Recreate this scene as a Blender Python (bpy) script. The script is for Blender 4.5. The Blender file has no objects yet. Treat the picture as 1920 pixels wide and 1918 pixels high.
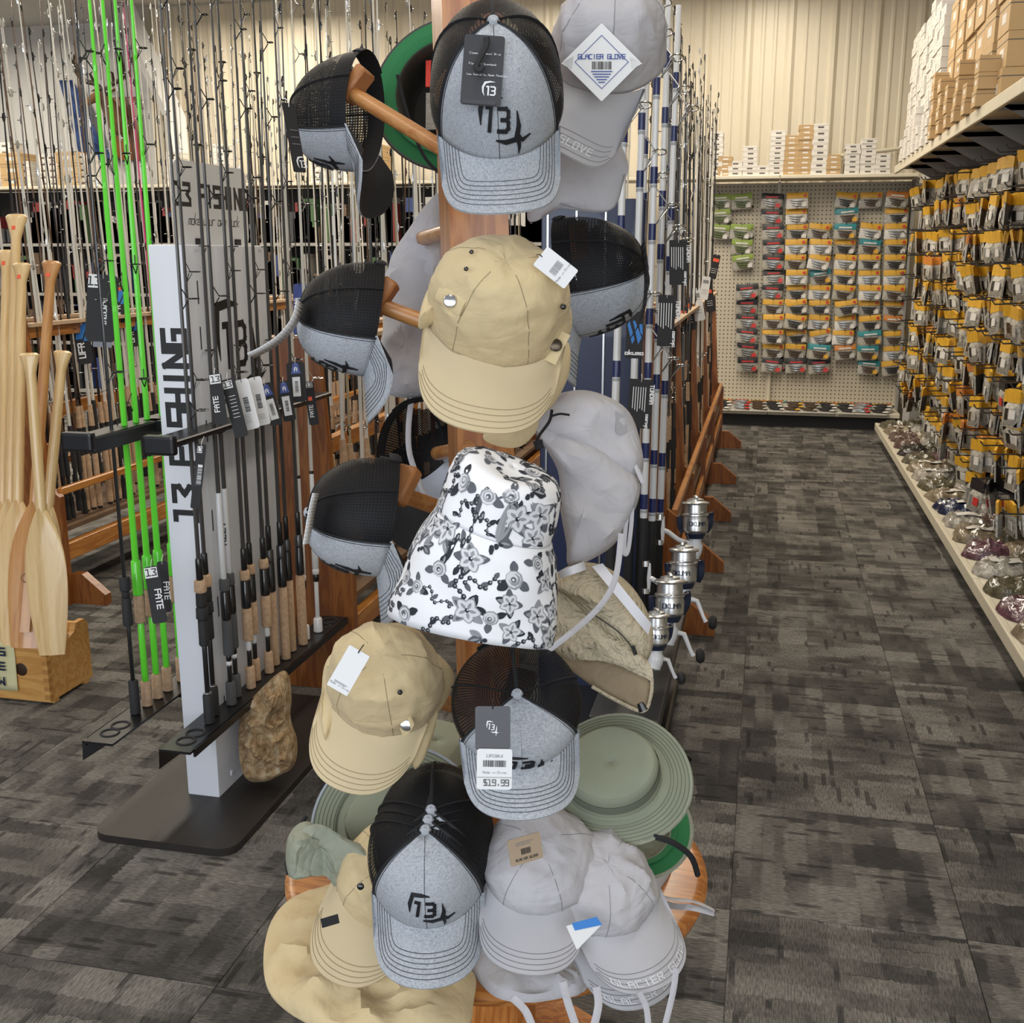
import bpy, bmesh, math, random
from mathutils import Vector, Matrix, noise
rnd = random.Random(11)
SC = bpy.context.scene
COL = SC.collection
V = Vector
# ---------------------------------------------------------------- camera
FPX, CXP, CYP, CAMH = 2050.0, 960.0, 959.0, 1.55
PITCH = math.atan((CYP - 475) / FPX)
YAW = math.atan((1442 - CXP) * math.cos(PITCH) / FPX)
F0 = V((-math.sin(YAW), math.cos(YAW), 0)); RT = V((math.cos(YAW), math.sin(YAW), 0)); Z0 = V((0, 0, 1))
FW = F0 * math.cos(PITCH) - Z0 * math.sin(PITCH); UP = Z0 * math.cos(PITCH) + F0 * math.sin(PITCH)
EYE = V((0, 0, CAMH))
cd = bpy.data.cameras.new('camera'); cam = bpy.data.objects.new('camera', cd); COL.objects.link(cam)
cd.sensor_fit = 'HORIZONTAL'; cd.sensor_width = 36; cd.lens = FPX / 1920 * 36; cd.clip_start = .05; cd.clip_end = 100
mw = Matrix((RT, UP, -FW)).transposed().to_4x4(); mw.translation = EYE; cam.matrix_world = mw
SC.camera = cam
# ---------------------------------------------------------------- light
SC.view_settings.view_transform = 'Standard'; SC.view_settings.look = 'None'
SC.view_settings.exposure = 0.0; SC.view_settings.gamma = 1.0; SC.view_settings.use_curve_mapping = False
wd = bpy.data.worlds.new('world'); SC.world = wd; wd.use_nodes = True
wd.node_tree.nodes['Background'].inputs[0].default_value = (.80, .86, 1, 1); wd.node_tree.nodes['Background'].inputs[1].default_value = .33
def area(name, loc, rot, sx, sy, power, col):
    l = bpy.data.lights.new(name, 'AREA'); l.shape = 'RECTANGLE'; l.size = sx; l.size_y = sy; l.energy = power; l.color = col
    o = bpy.data.objects.new(name, l); COL.objects.link(o); o.location = loc; o.rotation_euler = [math.radians(a) for a in rot]
    return o
area('daylight_window', (.5, -2.6, 2.0), (82, 0, 0), 8.5, 2.4, 265, (.86, .92, 1))      # shop front windows behind the photographer
for ly, lp in ((1.2, 22), (4.2, 36), (7.2, 60), (9.4, 46)):
    for lx in (-8.0, -4.8, -2.1, -.1):  # leftmost row is fill, added to brighten the far left wall
        area('ceiling_fluorescent_and_fill', (lx, ly, 3.85), (0, 0, 0), .35, 2.2, lp * (1.7 if lx < -4 and ly > 6 else 1), (1, .90, .75))
# ---------------------------------------------------------------- pixel helpers
def ray(x, y): return FW + RT * ((x - CXP) / FPX) - UP * ((y - CYP) / FPX)
def at(x, y, D): return EYE + ray(x, y) * D                       # D metres in front of the lens
def on(x, y, ax, val):                                            # where the sight line meets a plane X / Y / Z = val
    d = ray(x, y); i = 'XYZ'.index(ax); return EYE + d * ((val - EYE[i]) / d[i])
def cdir(r, u, t): return (RT * r + UP * u - FW * t)
# ---------------------------------------------------------------- materials
MATS = {}
def mat(name, col=(.5, .5, .5), rough=.6, metal=0, var=.0, vs=8, bump=0, bs=60, vscale=(1, 1, 1), alpha=1, trans=0, emit=0, coat=0, sheen=0, coord='Object', wrinkle=0, ws=16):
    if name in MATS: return MATS[name]
    m = bpy.data.materials.new(name); MATS[name] = m; m.use_nodes = True
    n = m.node_tree.nodes; l = m.node_tree.links; b = n['Principled BSDF']
    b.inputs['Base Color'].default_value = (*col, 1); b.inputs['Roughness'].default_value = rough; b.inputs['Metallic'].default_value = metal
    b.inputs['Alpha'].default_value = alpha; b.inputs['Transmission Weight'].default_value = trans; b.inputs['Coat Weight'].default_value = coat
    b.inputs['Sheen Weight'].default_value = sheen
    m.diffuse_color = (*col, 1)
    if emit: b.inputs['Emission Color'].default_value = (*col, 1); b.inputs['Emission Strength'].default_value = emit
    if var or bump or wrinkle:
        tc = n.new('ShaderNodeTexCoord'); mp = n.new('ShaderNodeMapping'); mp.inputs['Scale'].default_value = vscale; l.new(tc.outputs[coord], mp.inputs[0])
    if var:
        nz = n.new('ShaderNodeTexNoise'); nz.inputs['Scale'].default_value = vs; nz.inputs['Detail'].default_value = 4; l.new(mp.outputs[0], nz.inputs[0])
        mr = n.new('ShaderNodeMapRange'); mr.inputs[1].default_value = .3; mr.inputs[2].default_value = .7; mr.inputs[3].default_value = 1 - var; mr.inputs[4].default_value = 1 + var; l.new(nz.outputs[0], mr.inputs[0])
        mx = n.new('ShaderNodeVectorMath'); mx.operation = 'SCALE'; mx.inputs[0].default_value = col; l.new(mr.outputs[0], mx.inputs[3]); l.new(mx.outputs[0], b.inputs['Base Color'])
    last = None
    if wrinkle:
        for sc_, st_, ds_ in ((ws, wrinkle, 2.2), (ws * 2.6, wrinkle * .6, 1.5)):
            nb = n.new('ShaderNodeTexNoise'); nb.inputs['Scale'].default_value = sc_; nb.inputs['Detail'].default_value = 1.5; nb.inputs['Distortion'].default_value = ds_; l.new(mp.outputs[0], nb.inputs[0])
            cr = n.new('ShaderNodeMath'); cr.operation = 'SUBTRACT'; cr.inputs[1].default_value = .5; l.new(nb.outputs[0], cr.inputs[0]); ab = n.new('ShaderNodeMath'); ab.operation = 'ABSOLUTE'; l.new(cr.outputs[0], ab.inputs[0]); pw = n.new('ShaderNodeMath'); pw.operation = 'POWER'; pw.inputs[1].default_value = .7; l.new(ab.outputs[0], pw.inputs[0])
            bp = n.new('ShaderNodeBump'); bp.inputs['Strength'].default_value = st_; bp.inputs['Distance'].default_value = .02; l.new(pw.outputs[0], bp.inputs['Height'])
            if last: l.new(last.outputs[0], bp.inputs['Normal'])
            last = bp; l.new(bp.outputs[0], b.inputs['Normal'])
    if bump:
        nb = n.new('ShaderNodeTexNoise'); nb.inputs['Scale'].default_value = bs; nb.inputs['Detail'].default_value = 3; l.new(mp.outputs[0], nb.inputs[0])
        bp = n.new('ShaderNodeBump'); bp.inputs['Strength'].default_value = bump; bp.inputs['Distance'].default_value = .01; l.new(nb.outputs[0], bp.inputs['Height']); l.new(bp.outputs[0], b.inputs['Normal'])
        if last: l.new(last.outputs[0], bp.inputs['Normal'])
    return m
class NT:                                                          # tiny node helper for the special materials
    def __init__(s, name):
        m = bpy.data.materials.new(name); MATS[name] = m; m.use_nodes = True; s.m = m; s.n = m.node_tree.nodes; s.l = m.node_tree.links; s.b = s.n['Principled BSDF']
    def node(s, t, **k):
        o = s.n.new('ShaderNode' + t)
        for a, v in k.items(): setattr(o, a, v)
        return o
    def set(s, sock, v):
        if hasattr(v, 'is_output') or isinstance(v, bpy.types.NodeSocket): s.l.new(v, sock)
        else: sock.default_value = v
    def math(s, op, a, b=0, c=None):
        o = s.node('Math', operation=op); s.set(o.inputs[0], a); s.set(o.inputs[1], b)
        if c is not None: s.set(o.inputs[2], c)
        return o.outputs[0]
    def coord(s, which='Object', scale=(1, 1, 1), loc=(0, 0, 0)):
        t = s.node('TexCoord'); mp = s.node('Mapping'); s.l.new(t.outputs[which], mp.inputs[0]); mp.inputs['Scale'].default_value = scale
        s.set(mp.inputs['Location'], loc); return mp.outputs[0]
    def noise(s, vec, scale, detail=3, rough=.5, dist=0):
        o = s.node('TexNoise'); s.l.new(vec, o.inputs[0]); o.inputs['Scale'].default_value = scale; o.inputs['Detail'].default_value = detail
        o.inputs['Roughness'].default_value = rough; o.inputs['Distortion'].default_value = dist; return o.outputs[0]
    def ramp(s, fac, stops, interp='LINEAR'):
        o = s.node('ValToRGB'); s.l.new(fac, o.inputs[0]); e = o.color_ramp.elements; o.color_ramp.interpolation = interp
        while len(e) < len(stops): e.new(.5)
        for q, (p, c) in zip(e, stops): q.position = p; q.color = (*c, 1) if len(c) == 3 else c
        return o.outputs[0]
    def mix(s, fac, a, b, mode='MIX'):
        o = s.node('Mix', data_type='RGBA', blend_type=mode); s.set(o.inputs[0], fac); s.set(o.inputs[6], a if not isinstance(a, tuple) else (*a, 1)); s.set(o.inputs[7], b if not isinstance(b, tuple) else (*b, 1)); return o.outputs[2]
    def bump(s, h, strength=.3, dist=.005):
        o = s.node('Bump'); o.inputs['Strength'].default_value = strength; o.inputs['Distance'].default_value = dist; s.l.new(h, o.inputs['Height']); s.l.new(o.outputs[0], s.b.inputs['Normal'])
    def out(s, col, rough=None):
        s.set(s.b.inputs['Base Color'], col)
        if rough is not None: s.set(s.b.inputs['Roughness'], rough)
        return s.m
def wood(name, c1, c2, axis='z', rough=.35, ring=9, coat=.3):
    t = NT(name); sc = {'x': (.6, 6, 6), 'y': (6, .6, 6), 'z': (6, 6, .6)}[axis]
    v = t.coord('Object', sc); n1 = t.noise(v, 3, 3, .5, 1.2); w = t.math('SINE', t.math('MULTIPLY', n1, ring * 6.28))
    n2 = t.noise(t.coord('Object', tuple(q * 6 for q in sc)), 7, 4, .6)
    f = t.math('MULTIPLY_ADD', w, .28, t.math('MULTIPLY', n2, .9))
    c = t.ramp(f, [(.2, c2), (.75, c1)]); t.b.inputs['Coat Weight'].default_value = coat; t.b.inputs['Coat Roughness'].default_value = .25
    t.bump(n2, .06, .002); return t.out(c, rough)
# ---------------------------------------------------------------- mesh builder
class MB:
    def __init__(s): s.v = []; s.f = []; s.m = []; s.uv = {}
    def add(s, vs, fs, mi=0, uvs=None):
        o = len(s.v); s.v += [V(p) for p in vs]
        for i, q in enumerate(fs):
            if uvs: s.uv[len(s.f)] = [uvs[k] for k in q]
            s.f.append([o + k for k in q]); s.m.append(mi[i] if isinstance(mi, (list, tuple)) else mi)
        return s
    def box(s, x0, x1, y0, y1, z0, z1, mi=0, M=None, ch=0):
        if ch:
            bm = bmesh.new(); bmesh.ops.create_cube(bm, size=1)
            for q in bm.verts: q.co = V((x0 + (q.co.x + .5) * (x1 - x0), y0 + (q.co.y + .5) * (y1 - y0), z0 + (q.co.z + .5) * (z1 - z0)))
            bmesh.ops.bevel(bm, geom=bm.edges[:], offset=ch, segments=2 if ch > .004 else 1, profile=.6, affect='EDGES')
            bm.verts.index_update(); vs = [M @ q.co if M else q.co.copy() for q in bm.verts]; fs = [[q.index for q in f.verts] for f in bm.faces]; bm.free()
            return s.add(vs, fs, mi)
        vs = [V((x, y, z)) for z in (z0, z1) for y in (y0, y1) for x in (x0, x1)]
        if M: vs = [M @ q for q in vs]
        return s.add(vs, [(0, 2, 3, 1), (4, 5, 7, 6), (0, 1, 5, 4), (2, 6, 7, 3), (0, 4, 6, 2), (1, 3, 7, 5)], mi)
    def tube(s, pts, rad, n=8, mi=0, cap=True, flat=1.0, upv=None):
        pts = [V(p) for p in pts]; k = len(pts); rad = rad if isinstance(rad, (list, tuple)) else [rad] * k; vs = []; u = None
        for i, p in enumerate(pts):
            d = (pts[min(i + 1, k - 1)] - pts[max(i - 1, 0)])
            if d.length < 1e-9: d = V((0, 0, 1))
            d.normalize()
            if u is None: u = V(upv) if upv is not None else (V((1, 0, 0)) if abs(d.x) < .9 else V((0, 1, 0)))
            u = u - d * u.dot(d)
            if u.length < 1e-6: u = d.orthogonal()
            u.normalize(); w = d.cross(u)
            for j in range(n):
                a = 2 * math.pi * j / n; vs.append(p + (u * math.cos(a) + w * (math.sin(a) * flat)) * rad[i])
        fs = [(i * n + j, i * n + (j + 1) % n, (i + 1) * n + (j + 1) % n, (i + 1) * n + j) for i in range(k - 1) for j in range(n)]
        if cap: fs += [tuple(range(n))[::-1], tuple((k - 1) * n + j for j in range(n))]
        return s.add(vs, fs, mi if not isinstance(mi, (list, tuple)) else [mi[i] for i in range(k - 1) for j in range(n)] + [mi[0], mi[-1]])
    def lathe(s, prof, n=24, M=None, mi=0, sx=1, sy=1):
        vs = [V((r * math.cos(2 * math.pi * j / n) * sx, r * math.sin(2 * math.pi * j / n) * sy, z)) for r, z in prof for j in range(n)]
        if M: vs = [M @ q for q in vs]
        k = len(prof); fs = [(i * n + j, i * n + (j + 1) % n, (i + 1) * n + (j + 1) % n, (i + 1) * n + j) for i in range(k - 1) for j in range(n)]
        mm = mi if not isinstance(mi, (list, tuple)) else [mi[i] for i in range(k - 1) for j in range(n)]
        if prof[0][0] > 1e-6: fs.append(tuple(range(n))[::-1]); mm = mm if not isinstance(mm, list) else mm + [mi[0]]
        if prof[-1][0] > 1e-6: fs.append(tuple((k - 1) * n + j for j in range(n))); mm = mm if not isinstance(mm, list) else mm + [mi[-1]]
        return s.add(vs, fs, mm)
    def grid(s, fn, nu, nv, cu=False, mi=0, uv=True, keep=None, flip=False):
        w = nu if cu else nu + 1; vs = []; uvs = []
        for j in range(nv + 1):
            for i in range(w): vs.append(V(fn(i / nu, j / nv))); uvs.append((i / nu, j / nv))
        fs = []; mm = []; fu = []
        for j in range(nv):
            for i in range(nu):
                if keep and not keep((i + .5) / nu, (j + .5) / nv): continue
                q = [j * w + i, j * w + (i + 1) % w, (j + 1) * w + (i + 1) % w, (j + 1) * w + i]; u = [(i / nu, j / nv), ((i + 1) / nu, j / nv), ((i + 1) / nu, (j + 1) / nv), (i / nu, (j + 1) / nv)]
                if flip: q.reverse(); u.reverse()
                fs.append(q); fu.append(u); mm.append(mi((i + .5) / nu, (j + .5) / nv) if callable(mi) else mi)
        b = len(s.f); s.add(vs, fs, mm)
        for i, u in enumerate(fu): s.uv[b + i] = u
        return s
    def prism(s, poly, d0, d1, M, mi=0):                           # 2D outline in M's xy plane, from z=d0 to d1
        k = len(poly); vs = [M @ V((x, y, d0)) for x, y in poly] + [M @ V((x, y, d1)) for x, y in poly]
        return s.add(vs, [tuple(range(k))[::-1], tuple(range(k, 2 * k))] + [(i, (i + 1) % k, k + (i + 1) % k, k + i) for i in range(k)], mi)
    def mesh(s, name, mats, smooth=True):
        me = bpy.data.meshes.new(name); me.from_pydata([tuple(p) for p in s.v], [], s.f)
        for m in (mats if isinstance(mats, (list, tuple)) else [mats]): me.materials.append(m)
        me.polygons.foreach_set('material_index', s.m)
        if s.uv:
            ul = me.uv_layers.new(name='UVMap')
            for p in me.polygons:
                q = s.uv.get(p.index)
                if q:
                    for k, li in enumerate(p.loop_indices): ul.data[li].uv = q[k]
        me.update()
        if smooth: me.shade_smooth(); me.set_sharp_from_angle(angle=math.radians(38 if smooth is True else smooth))
        return me
    def build(s, name, mats, parent=None, world=False, smooth=True, solid=0, sub=0):
        if parent is None and s.v:
            lo = V((min(p.x for p in s.v), min(p.y for p in s.v), min(p.z for p in s.v))); hi = V((max(p.x for p in s.v), max(p.y for p in s.v), max(p.z for p in s.v)))
            base = V(((lo.x + hi.x) / 2, (lo.y + hi.y) / 2, lo.z)); s.v = [p - base for p in s.v]
        o = bpy.data.objects.new(name, s.mesh(name, mats, smooth)); COL.objects.link(o)
        if parent is None: o.location = base
        else:
            o.parent = parent
            if world: o.matrix_parent_inverse = wm(parent).inverted()
        if sub: q = o.modifiers.new('subdivision', 'SUBSURF'); q.levels = q.render_levels = sub
        if solid: q = o.modifiers.new('thickness', 'SOLIDIFY'); q.thickness = solid; q.offset = 0
        return o
def wm(o):
    m = o.matrix_basis.copy()
    if o.parent: m = wm(o.parent) @ o.matrix_parent_inverse @ m
    return m
def tag(o, label, cat, group=None, kind=None):
    o['label'] = label; o['category'] = cat
    if group: o['group'] = group
    if kind: o['kind'] = kind
    return o
def struct(o): o['kind'] = 'structure'; return o
def thing(name, label, cat, M=None, group=None):
    o = bpy.data.objects.new(name, None); COL.objects.link(o); o.empty_display_size = .05
    if M is not None: o.matrix_basis = M if isinstance(M, Matrix) else Matrix.Translation(V(M))
    return tag(o, label, cat, group)
def dup(o, M=None, label=None, group=None, parent=None):
    c = o.copy(); COL.objects.link(c)
    if parent is not None: c.parent = parent
    if M is not None: c.matrix_basis = M
    if label: c['label'] = label
    if group: c['group'] = group
    for k in KIDS.get(o.name, ()): dup(k, parent=c)
    return c
KIDS = {}
def freeze(o):                                                     # remember children of a prototype so copies stay cheap
    KIDS[o.name] = list(o.children)
    for k in o.children: freeze(k)
def frame(o, z, y):                                                # matrix with local z and local y (front) pointing as given
    z = V(z).normalized(); y = V(y); y = (y - z * y.dot(z)).normalized(); x = y.cross(z)
    m = Matrix((x, y, z)).transposed().to_4x4(); m.translation = V(o); return m
def rot(ax, deg): return Matrix.Rotation(math.radians(deg), 4, ax)
def TR(*p): return Matrix.Translation(V(p))
def nz(p, s=1.0, o=0): return noise.noise(V(p) * s + V((o, o * 1.7, o * .6)))
def smooth_closed(pts, k=6):
    out = []; n = len(pts)
    for i in range(n):
        p0, p1, p2, p3 = (V(pts[(i + j) % n]).to_2d() for j in (-1, 0, 1, 2))
        for q in range(k):
            t = q / k; out.append(.5 * ((2 * p1) + (p2 - p0) * t + (2 * p0 - 5 * p1 + 4 * p2 - p3) * t * t + (3 * p1 - p0 - 3 * p2 + p3) * t ** 3))
    return out
def smooth_open(pts, k=6):
    pts = [V(p) for p in pts]; out = []; n = len(pts)
    for i in range(n - 1):
        p0, p1, p2, p3 = pts[max(i - 1, 0)], pts[i], pts[i + 1], pts[min(i + 2, n - 1)]
        for q in range(k):
            t = q / k; out.append(.5 * ((2 * p1) + (p2 - p0) * t + (2 * p0 - 5 * p1 + 4 * p2 - p3) * t * t + (3 * p1 - p0 - 3 * p2 + p3) * t ** 3))
    return out + [pts[-1]]
def cushion(b, outline, base, nrm, h, back=.35, amp=.004, freq=14, seed=0, rings=9, k=5, ridge=None, mi=0, lip=.12):
    """closed soft body: an outline laid on base(x,y), swelling along nrm by h (front) and -h*back (rear), with fold relief"""
    pl = smooth_closed(outline, k); n = len(pl); c = sum(pl, V((0, 0))) / n; nr = V(nrm)
    vs = []; fs = []
    def put(side):
        rows = []
        for r in range(rings + 1):
            s = 1 - r / rings; row = []
            for p in (pl if r < rings else [c]):
                q = c + (p - c) * s; P = base(q.x, q.y); e = math.sqrt(max(0, 1 - s ** 3.2))
                w = nz(P, freq, seed) * amp * 2.0 - (abs(nz(P, freq * .8, seed + 9)) ** .6 - .4) * amp * 3.0 - (abs(nz(V((P.x * .45 + P.z * .5, P.y, P.z * .45)), freq * 1.9, seed + 3)) ** .6 - .4) * amp * 1.3
                if ridge: w += math.sin((q.x * ridge[0] + q.y * ridge[1]) + 3 * nz(P, 9, seed + 4)) * ridge[2]
                hh = (h * (lip + (1 - lip) * e) + w * min(1, (1 - s) * 5)) if side > 0 else -h * back * e
                row.append(len(vs)); vs.append(P + nr * hh)
            rows.append(row)
        for r in range(rings):
            A, B = rows[r], rows[r + 1]
            for i in range(n):
                j = (i + 1) % n; q = (A[i], A[j], B[0]) if len(B) == 1 else (A[i], A[j], B[j], B[i])
                fs.append(q if side > 0 else q[::-1])
        return rows[0]
    a = put(1); z = put(-1)
    for i in range(n): j = (i + 1) % n; fs.append((a[j], a[i], z[i], z[j]))
    return b.add(vs, fs, mi)
# ---------------------------------------------------------------- lettering (stroke font on a 3x5 grid)
FONT = dict(zip('0123456789', ['00-20-24-04-00', '04-14-10 00-20', '04-24-22-02-00-20', '04-24-23-12-21-20-00', '04-02-22 24-20', '24-04-02-22-20-00', '24-04-00-20-22-02', '04-24-10', '00-20-24-04-00 02-22', '00-20-24-04-02-22']))
FONT.update({'A': '00-03-14-23-20 02-22', 'B': '00-04-14-23-12-02 12-21-10-00', 'C': '24-04-00-20', 'D': '00-04-14-23-21-10-00', 'E': '24-04-00-20 02-22', 'F': '24-04-00 02-22', 'G': '24-04-00-20-22-12', 'H': '00-04 20-24 02-22', 'I': '10-14', 'J': '24-20-00-01', 'K': '04-00 24-02-20', 'L': '04-00-20', 'M': '00-04-12-24-20', 'N': '00-04-20-24', 'O': '00-04-24-20-00', 'P': '00-04-24-22-02', 'Q': '00-04-24-20-00 11-20', 'R': '00-04-24-22-02 12-20', 'S': '24-04-02-22-20-00', 'T': '04-24 14-10', 'U': '04-00-20-24', 'V': '04-10-24', 'W': '04-00-12-20-24', 'X': '00-24 04-20', 'Y': '04-12-24 12-10', 'Z': '04-24-00-20', '$': '24-04-02-22-20-00 14-10', '.': '10-11', '-': '02-22', '/': '00-24', ' ': '',
 'm': '00-02 02-12-10 12-22-20', 'a': '22-02-00-20 22-20', 'k': '04-00 22-01-20', 'e': '01-21-22-02-00-20', 'y': '02-00-20 22-20-10', 'o': '00-02-22-20-00', 'u': '02-00-20-22', 'r': '00-02-22', 'w': '02-00-11-20-22', 'n': '00-02-22-20', 'l': '14-10-20', 'c': '22-02-00-20', 'd': '24-20-00-02-22', 'i': '10-12', 'h': '04-00 02-22-20', 's': '22-02-01-21-20-00', 't': '14-10-20 03-23', 'f': '24-14-10 02-22', 'b': '04-00-20-22-02', 'g': '20-00-02-22-20', 'p': '00-02-22-21-01'})
def stroke(pts, w, seg=.02):
    out = []
    for a, b in zip(pts, pts[1:]):
        a = V(a).to_2d(); b = V(b).to_2d(); d = b - a; L = d.length
        if L < 1e-7: continue
        d /= L; p = V((-d.y, d.x)) * (w / 2); a0 = a - d * (w / 2); b0 = b + d * (w / 2); k = max(1, int(L / seg + .5))
        for i in range(k):
            q = a0 + (b0 - a0) * (i / k); r = a0 + (b0 - a0) * ((i + 1) / k); out.append([q - p, r - p, r + p, q + p])
    return out
def ribbon(pts, ws):
    out = []; pts = [V(p).to_2d() for p in pts]; L = []
    for i, p in enumerate(pts):
        d = (pts[min(i + 1, len(pts) - 1)] - pts[max(0, i - 1)]).normalized(); L.append((p - V((-d.y, d.x)) * ws[i] / 2, p + V((-d.y, d.x)) * ws[i] / 2))
    return [[L[i][0], L[i + 1][0], L[i + 1][1], L[i][1]] for i in range(len(L) - 1)]
def text(s, h, x=0, y=0, wt=.16, cw=.62, gap=.28, align='l', slant=0, seg=.02):
    out = []; adv = h * (cw + gap); tot = sum(adv * (.55 if c in 'Iil.1' and 0 else 1) for c in s) - h * gap
    x0 = x - (tot / 2 if align == 'c' else 0)
    for c in s:
        for st in FONT.get(c, '').split():
            P = [(x0 + int(q[0]) / 2 * h * cw + slant * int(q[1]) / 4 * h, y + int(q[1]) / 4 * h) for q in st.split('-')]; out += stroke(P, h * wt, seg)
        x0 += adv
    return out
def rects(L): return [[V((a, c)), V((b, c)), V((b, d)), V((a, d))] for a, b, c, d in L]
def barcode(x, y, w, h, seed=1):
    r = random.Random(seed); L = []; q = x
    while q < x + w: t = r.choice((1, 1, 2, 3)) * w / 70; L.append((q, min(q + t, x + w), y, y + h)); q += t + r.choice((1, 2)) * w / 70
    return rects(L)
LOGO = (ribbon([(.15, .95), (-.4, 1.0), (-.95, .93), (-1.0, .3), (-.9, -.35)], [.02, .22, .3, .22, .03]) + ribbon([(-.12, -.93), (.35, -1.0), (.85, -.9), (.95, -.3), (.88, .35)], [.03, .2, .28, .2, .03])
        + ribbon([(.9, -.75), (1.15, -.98), (1.55, -.8)], [.25, .16, .02]) + ribbon([(.95, -.95), (1.0, -1.3), (.98, -1.6)], [.2, .12, .02])
        + stroke([(-.66, .48), (-.46, .48), (-.46, -.5)], .17, .2) + stroke([(-.02, .48), (.32, .48), (.43, .36), (.43, .12), (.34, 0), (.43, -.12), (.43, -.38), (.32, -.5), (-.02, -.5)], .16, .2) + stroke([(.12, 0), (.32, 0)], .16, .2))
LOGO2 = (ribbon([(.75, 1.0), (0, 1.02), (-.7, .85), (-1.0, .2), (-.95, -.5), (-.7, -1.05)], [.02, .22, .34, .3, .2, .02]) + stroke([(-.42, .3), (-.2, .3), (-.2, -.85)], .22, .3) + stroke([(.15, .3), (.62, .3), (.76, .16), (.76, -.12), (.64, -.27), (.76, -.42), (.76, -.7), (.62, -.85), (.15, -.85)], .2, .3) + stroke([(.32, -.27), (.64, -.27)], .2, .3))
def xf(Q, s=1, dx=0, dy=0, a=0):
    c, n = math.cos(math.radians(a)) * s, math.sin(math.radians(a)) * s
    return [[V((p.x * c - p.y * n + dx, p.x * n + p.y * c + dy)) for p in q] for q in Q]
def plane(o, ux, uy):
    o, ux, uy = V(o), V(ux).normalized(), V(uy).normalized(); n = ux.cross(uy)
    return lambda x, y: (o + ux * x + uy * y, n)
def decal(name, Q, fn, off, material, parent, world=False, thick=0):
    b = MB()
    for iq, q in enumerate(Q):
        P = [fn(p.x, p.y) for p in q]; top = [p + n * (off + iq * 4e-6) for p, n in P]
        if thick:
            lo = [p + n * (off - thick) for p, n in P]; b.add(top + lo, [(0, 1, 2, 3), (4, 5, 1, 0), (5, 6, 2, 1), (6, 7, 3, 2), (7, 4, 0, 3)])
        else: b.add(top, [(0, 1, 2, 3)])
    return b.build(name, material, parent, world, smooth=False)
def ordi(n): return f'{n}{"th" if 10 <= n % 100 <= 20 else {1: "st", 2: "nd", 3: "rd"}.get(n % 10, "th")}'
def rrect(w, h, r, k=4):
    out = []
    for cx, cy, a in ((w / 2 - r, h / 2 - r, 0), (-w / 2 + r, h / 2 - r, 90), (-w / 2 + r, -h / 2 + r, 180), (w / 2 - r, -h / 2 + r, 270)):
        for i in range(k + 1): t = math.radians(a + 90 * i / k); out.append((cx + r * math.cos(t), cy + r * math.sin(t)))
    return out
# ================================================================ the room
def carpet():
    t = NT('carpet_pile'); oi = t.node('ObjectInfo'); rv = t.node('CombineXYZ'); t.l.new(t.math('MULTIPLY', oi.outputs['Random'], 37), rv.inputs[0]); t.l.new(t.math('MULTIPLY', oi.outputs['Random'], 91), rv.inputs[1])
    co = t.coord('Object', (1, 1, 1), rv.outputs[0]); sp = t.node('SeparateXYZ'); t.l.new(co, sp.inputs[0]); x, y = sp.outputs[0], sp.outputs[1]
    wob = t.noise(t.coord('Object', (9, 60, 1), rv.outputs[0]), 1, 2)
    def vec(a, b):
        c = t.node('CombineXYZ'); t.l.new(a, c.inputs[0]); t.l.new(b, c.inputs[1]); return c.outputs[0]
    def snap(q, n, j): return t.math('MULTIPLY', t.math('FLOOR', t.math('MULTIPLY', t.math('MULTIPLY_ADD', wob, j, q), n)), 3.17)
    b1 = t.noise(vec(snap(x, 17, .03), t.math('MULTIPLY', y, 3.6)), 1, 1); b2 = t.noise(vec(snap(x, 34, .02), t.math('MULTIPLY', y, 6)), 1, 1); row = t.noise(vec(t.math('MULTIPLY', x, 2.2), snap(y, 9, .03)), 1, 1)
    f = t.math('ADD', t.math('MULTIPLY', b1, .55), t.math('ADD', t.math('MULTIPLY', b2, .25), t.math('MULTIPLY', row, .55)))
    o = t.node('MapRange'); t.l.new(f, o.inputs[0]); o.inputs[1].default_value = .42; o.inputs[2].default_value = .95
    col = t.ramp(o.outputs[0], [(.20, (.026, .023, .020)), (.40, (.062, .057, .050)), (.55, (.112, .104, .092)), (.72, (.160, .149, .133))])
    dash = t.noise(vec(t.math('MULTIPLY', x, 5), snap(y, 75, .002)), 1, 2, .6); fine = t.noise(vec(t.math('MULTIPLY', x, 45), t.math('MULTIPLY', y, 300)), 1, 2, .6)
    d = t.ramp(dash, [(.36, (.2, .19, .19)), (.41, (1, 1, 1))]); col = t.mix(.8, col, d, 'MULTIPLY')
    g = t.ramp(fine, [(.33, (.42, .42, .42)), (.68, (1.45, 1.45, 1.45))]); col = t.mix(.85, col, g, 'MULTIPLY')
    t.bump(fine, .25, .004); return t.out(col, .95)
CARPET = carpet()
TS = .54
flr = struct(MB().box(-12, 3.2, -4, 12.2, -.05, -.006).build('floor', CARPET, smooth=False))
tb = MB().box(-TS / 2 + .0008, TS / 2 - .0008, -TS / 2 + .0008, TS / 2 - .0008, -.006, 0, 0, None, .0012).mesh('carpet_tile', CARPET, False)
ntile = 0
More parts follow.
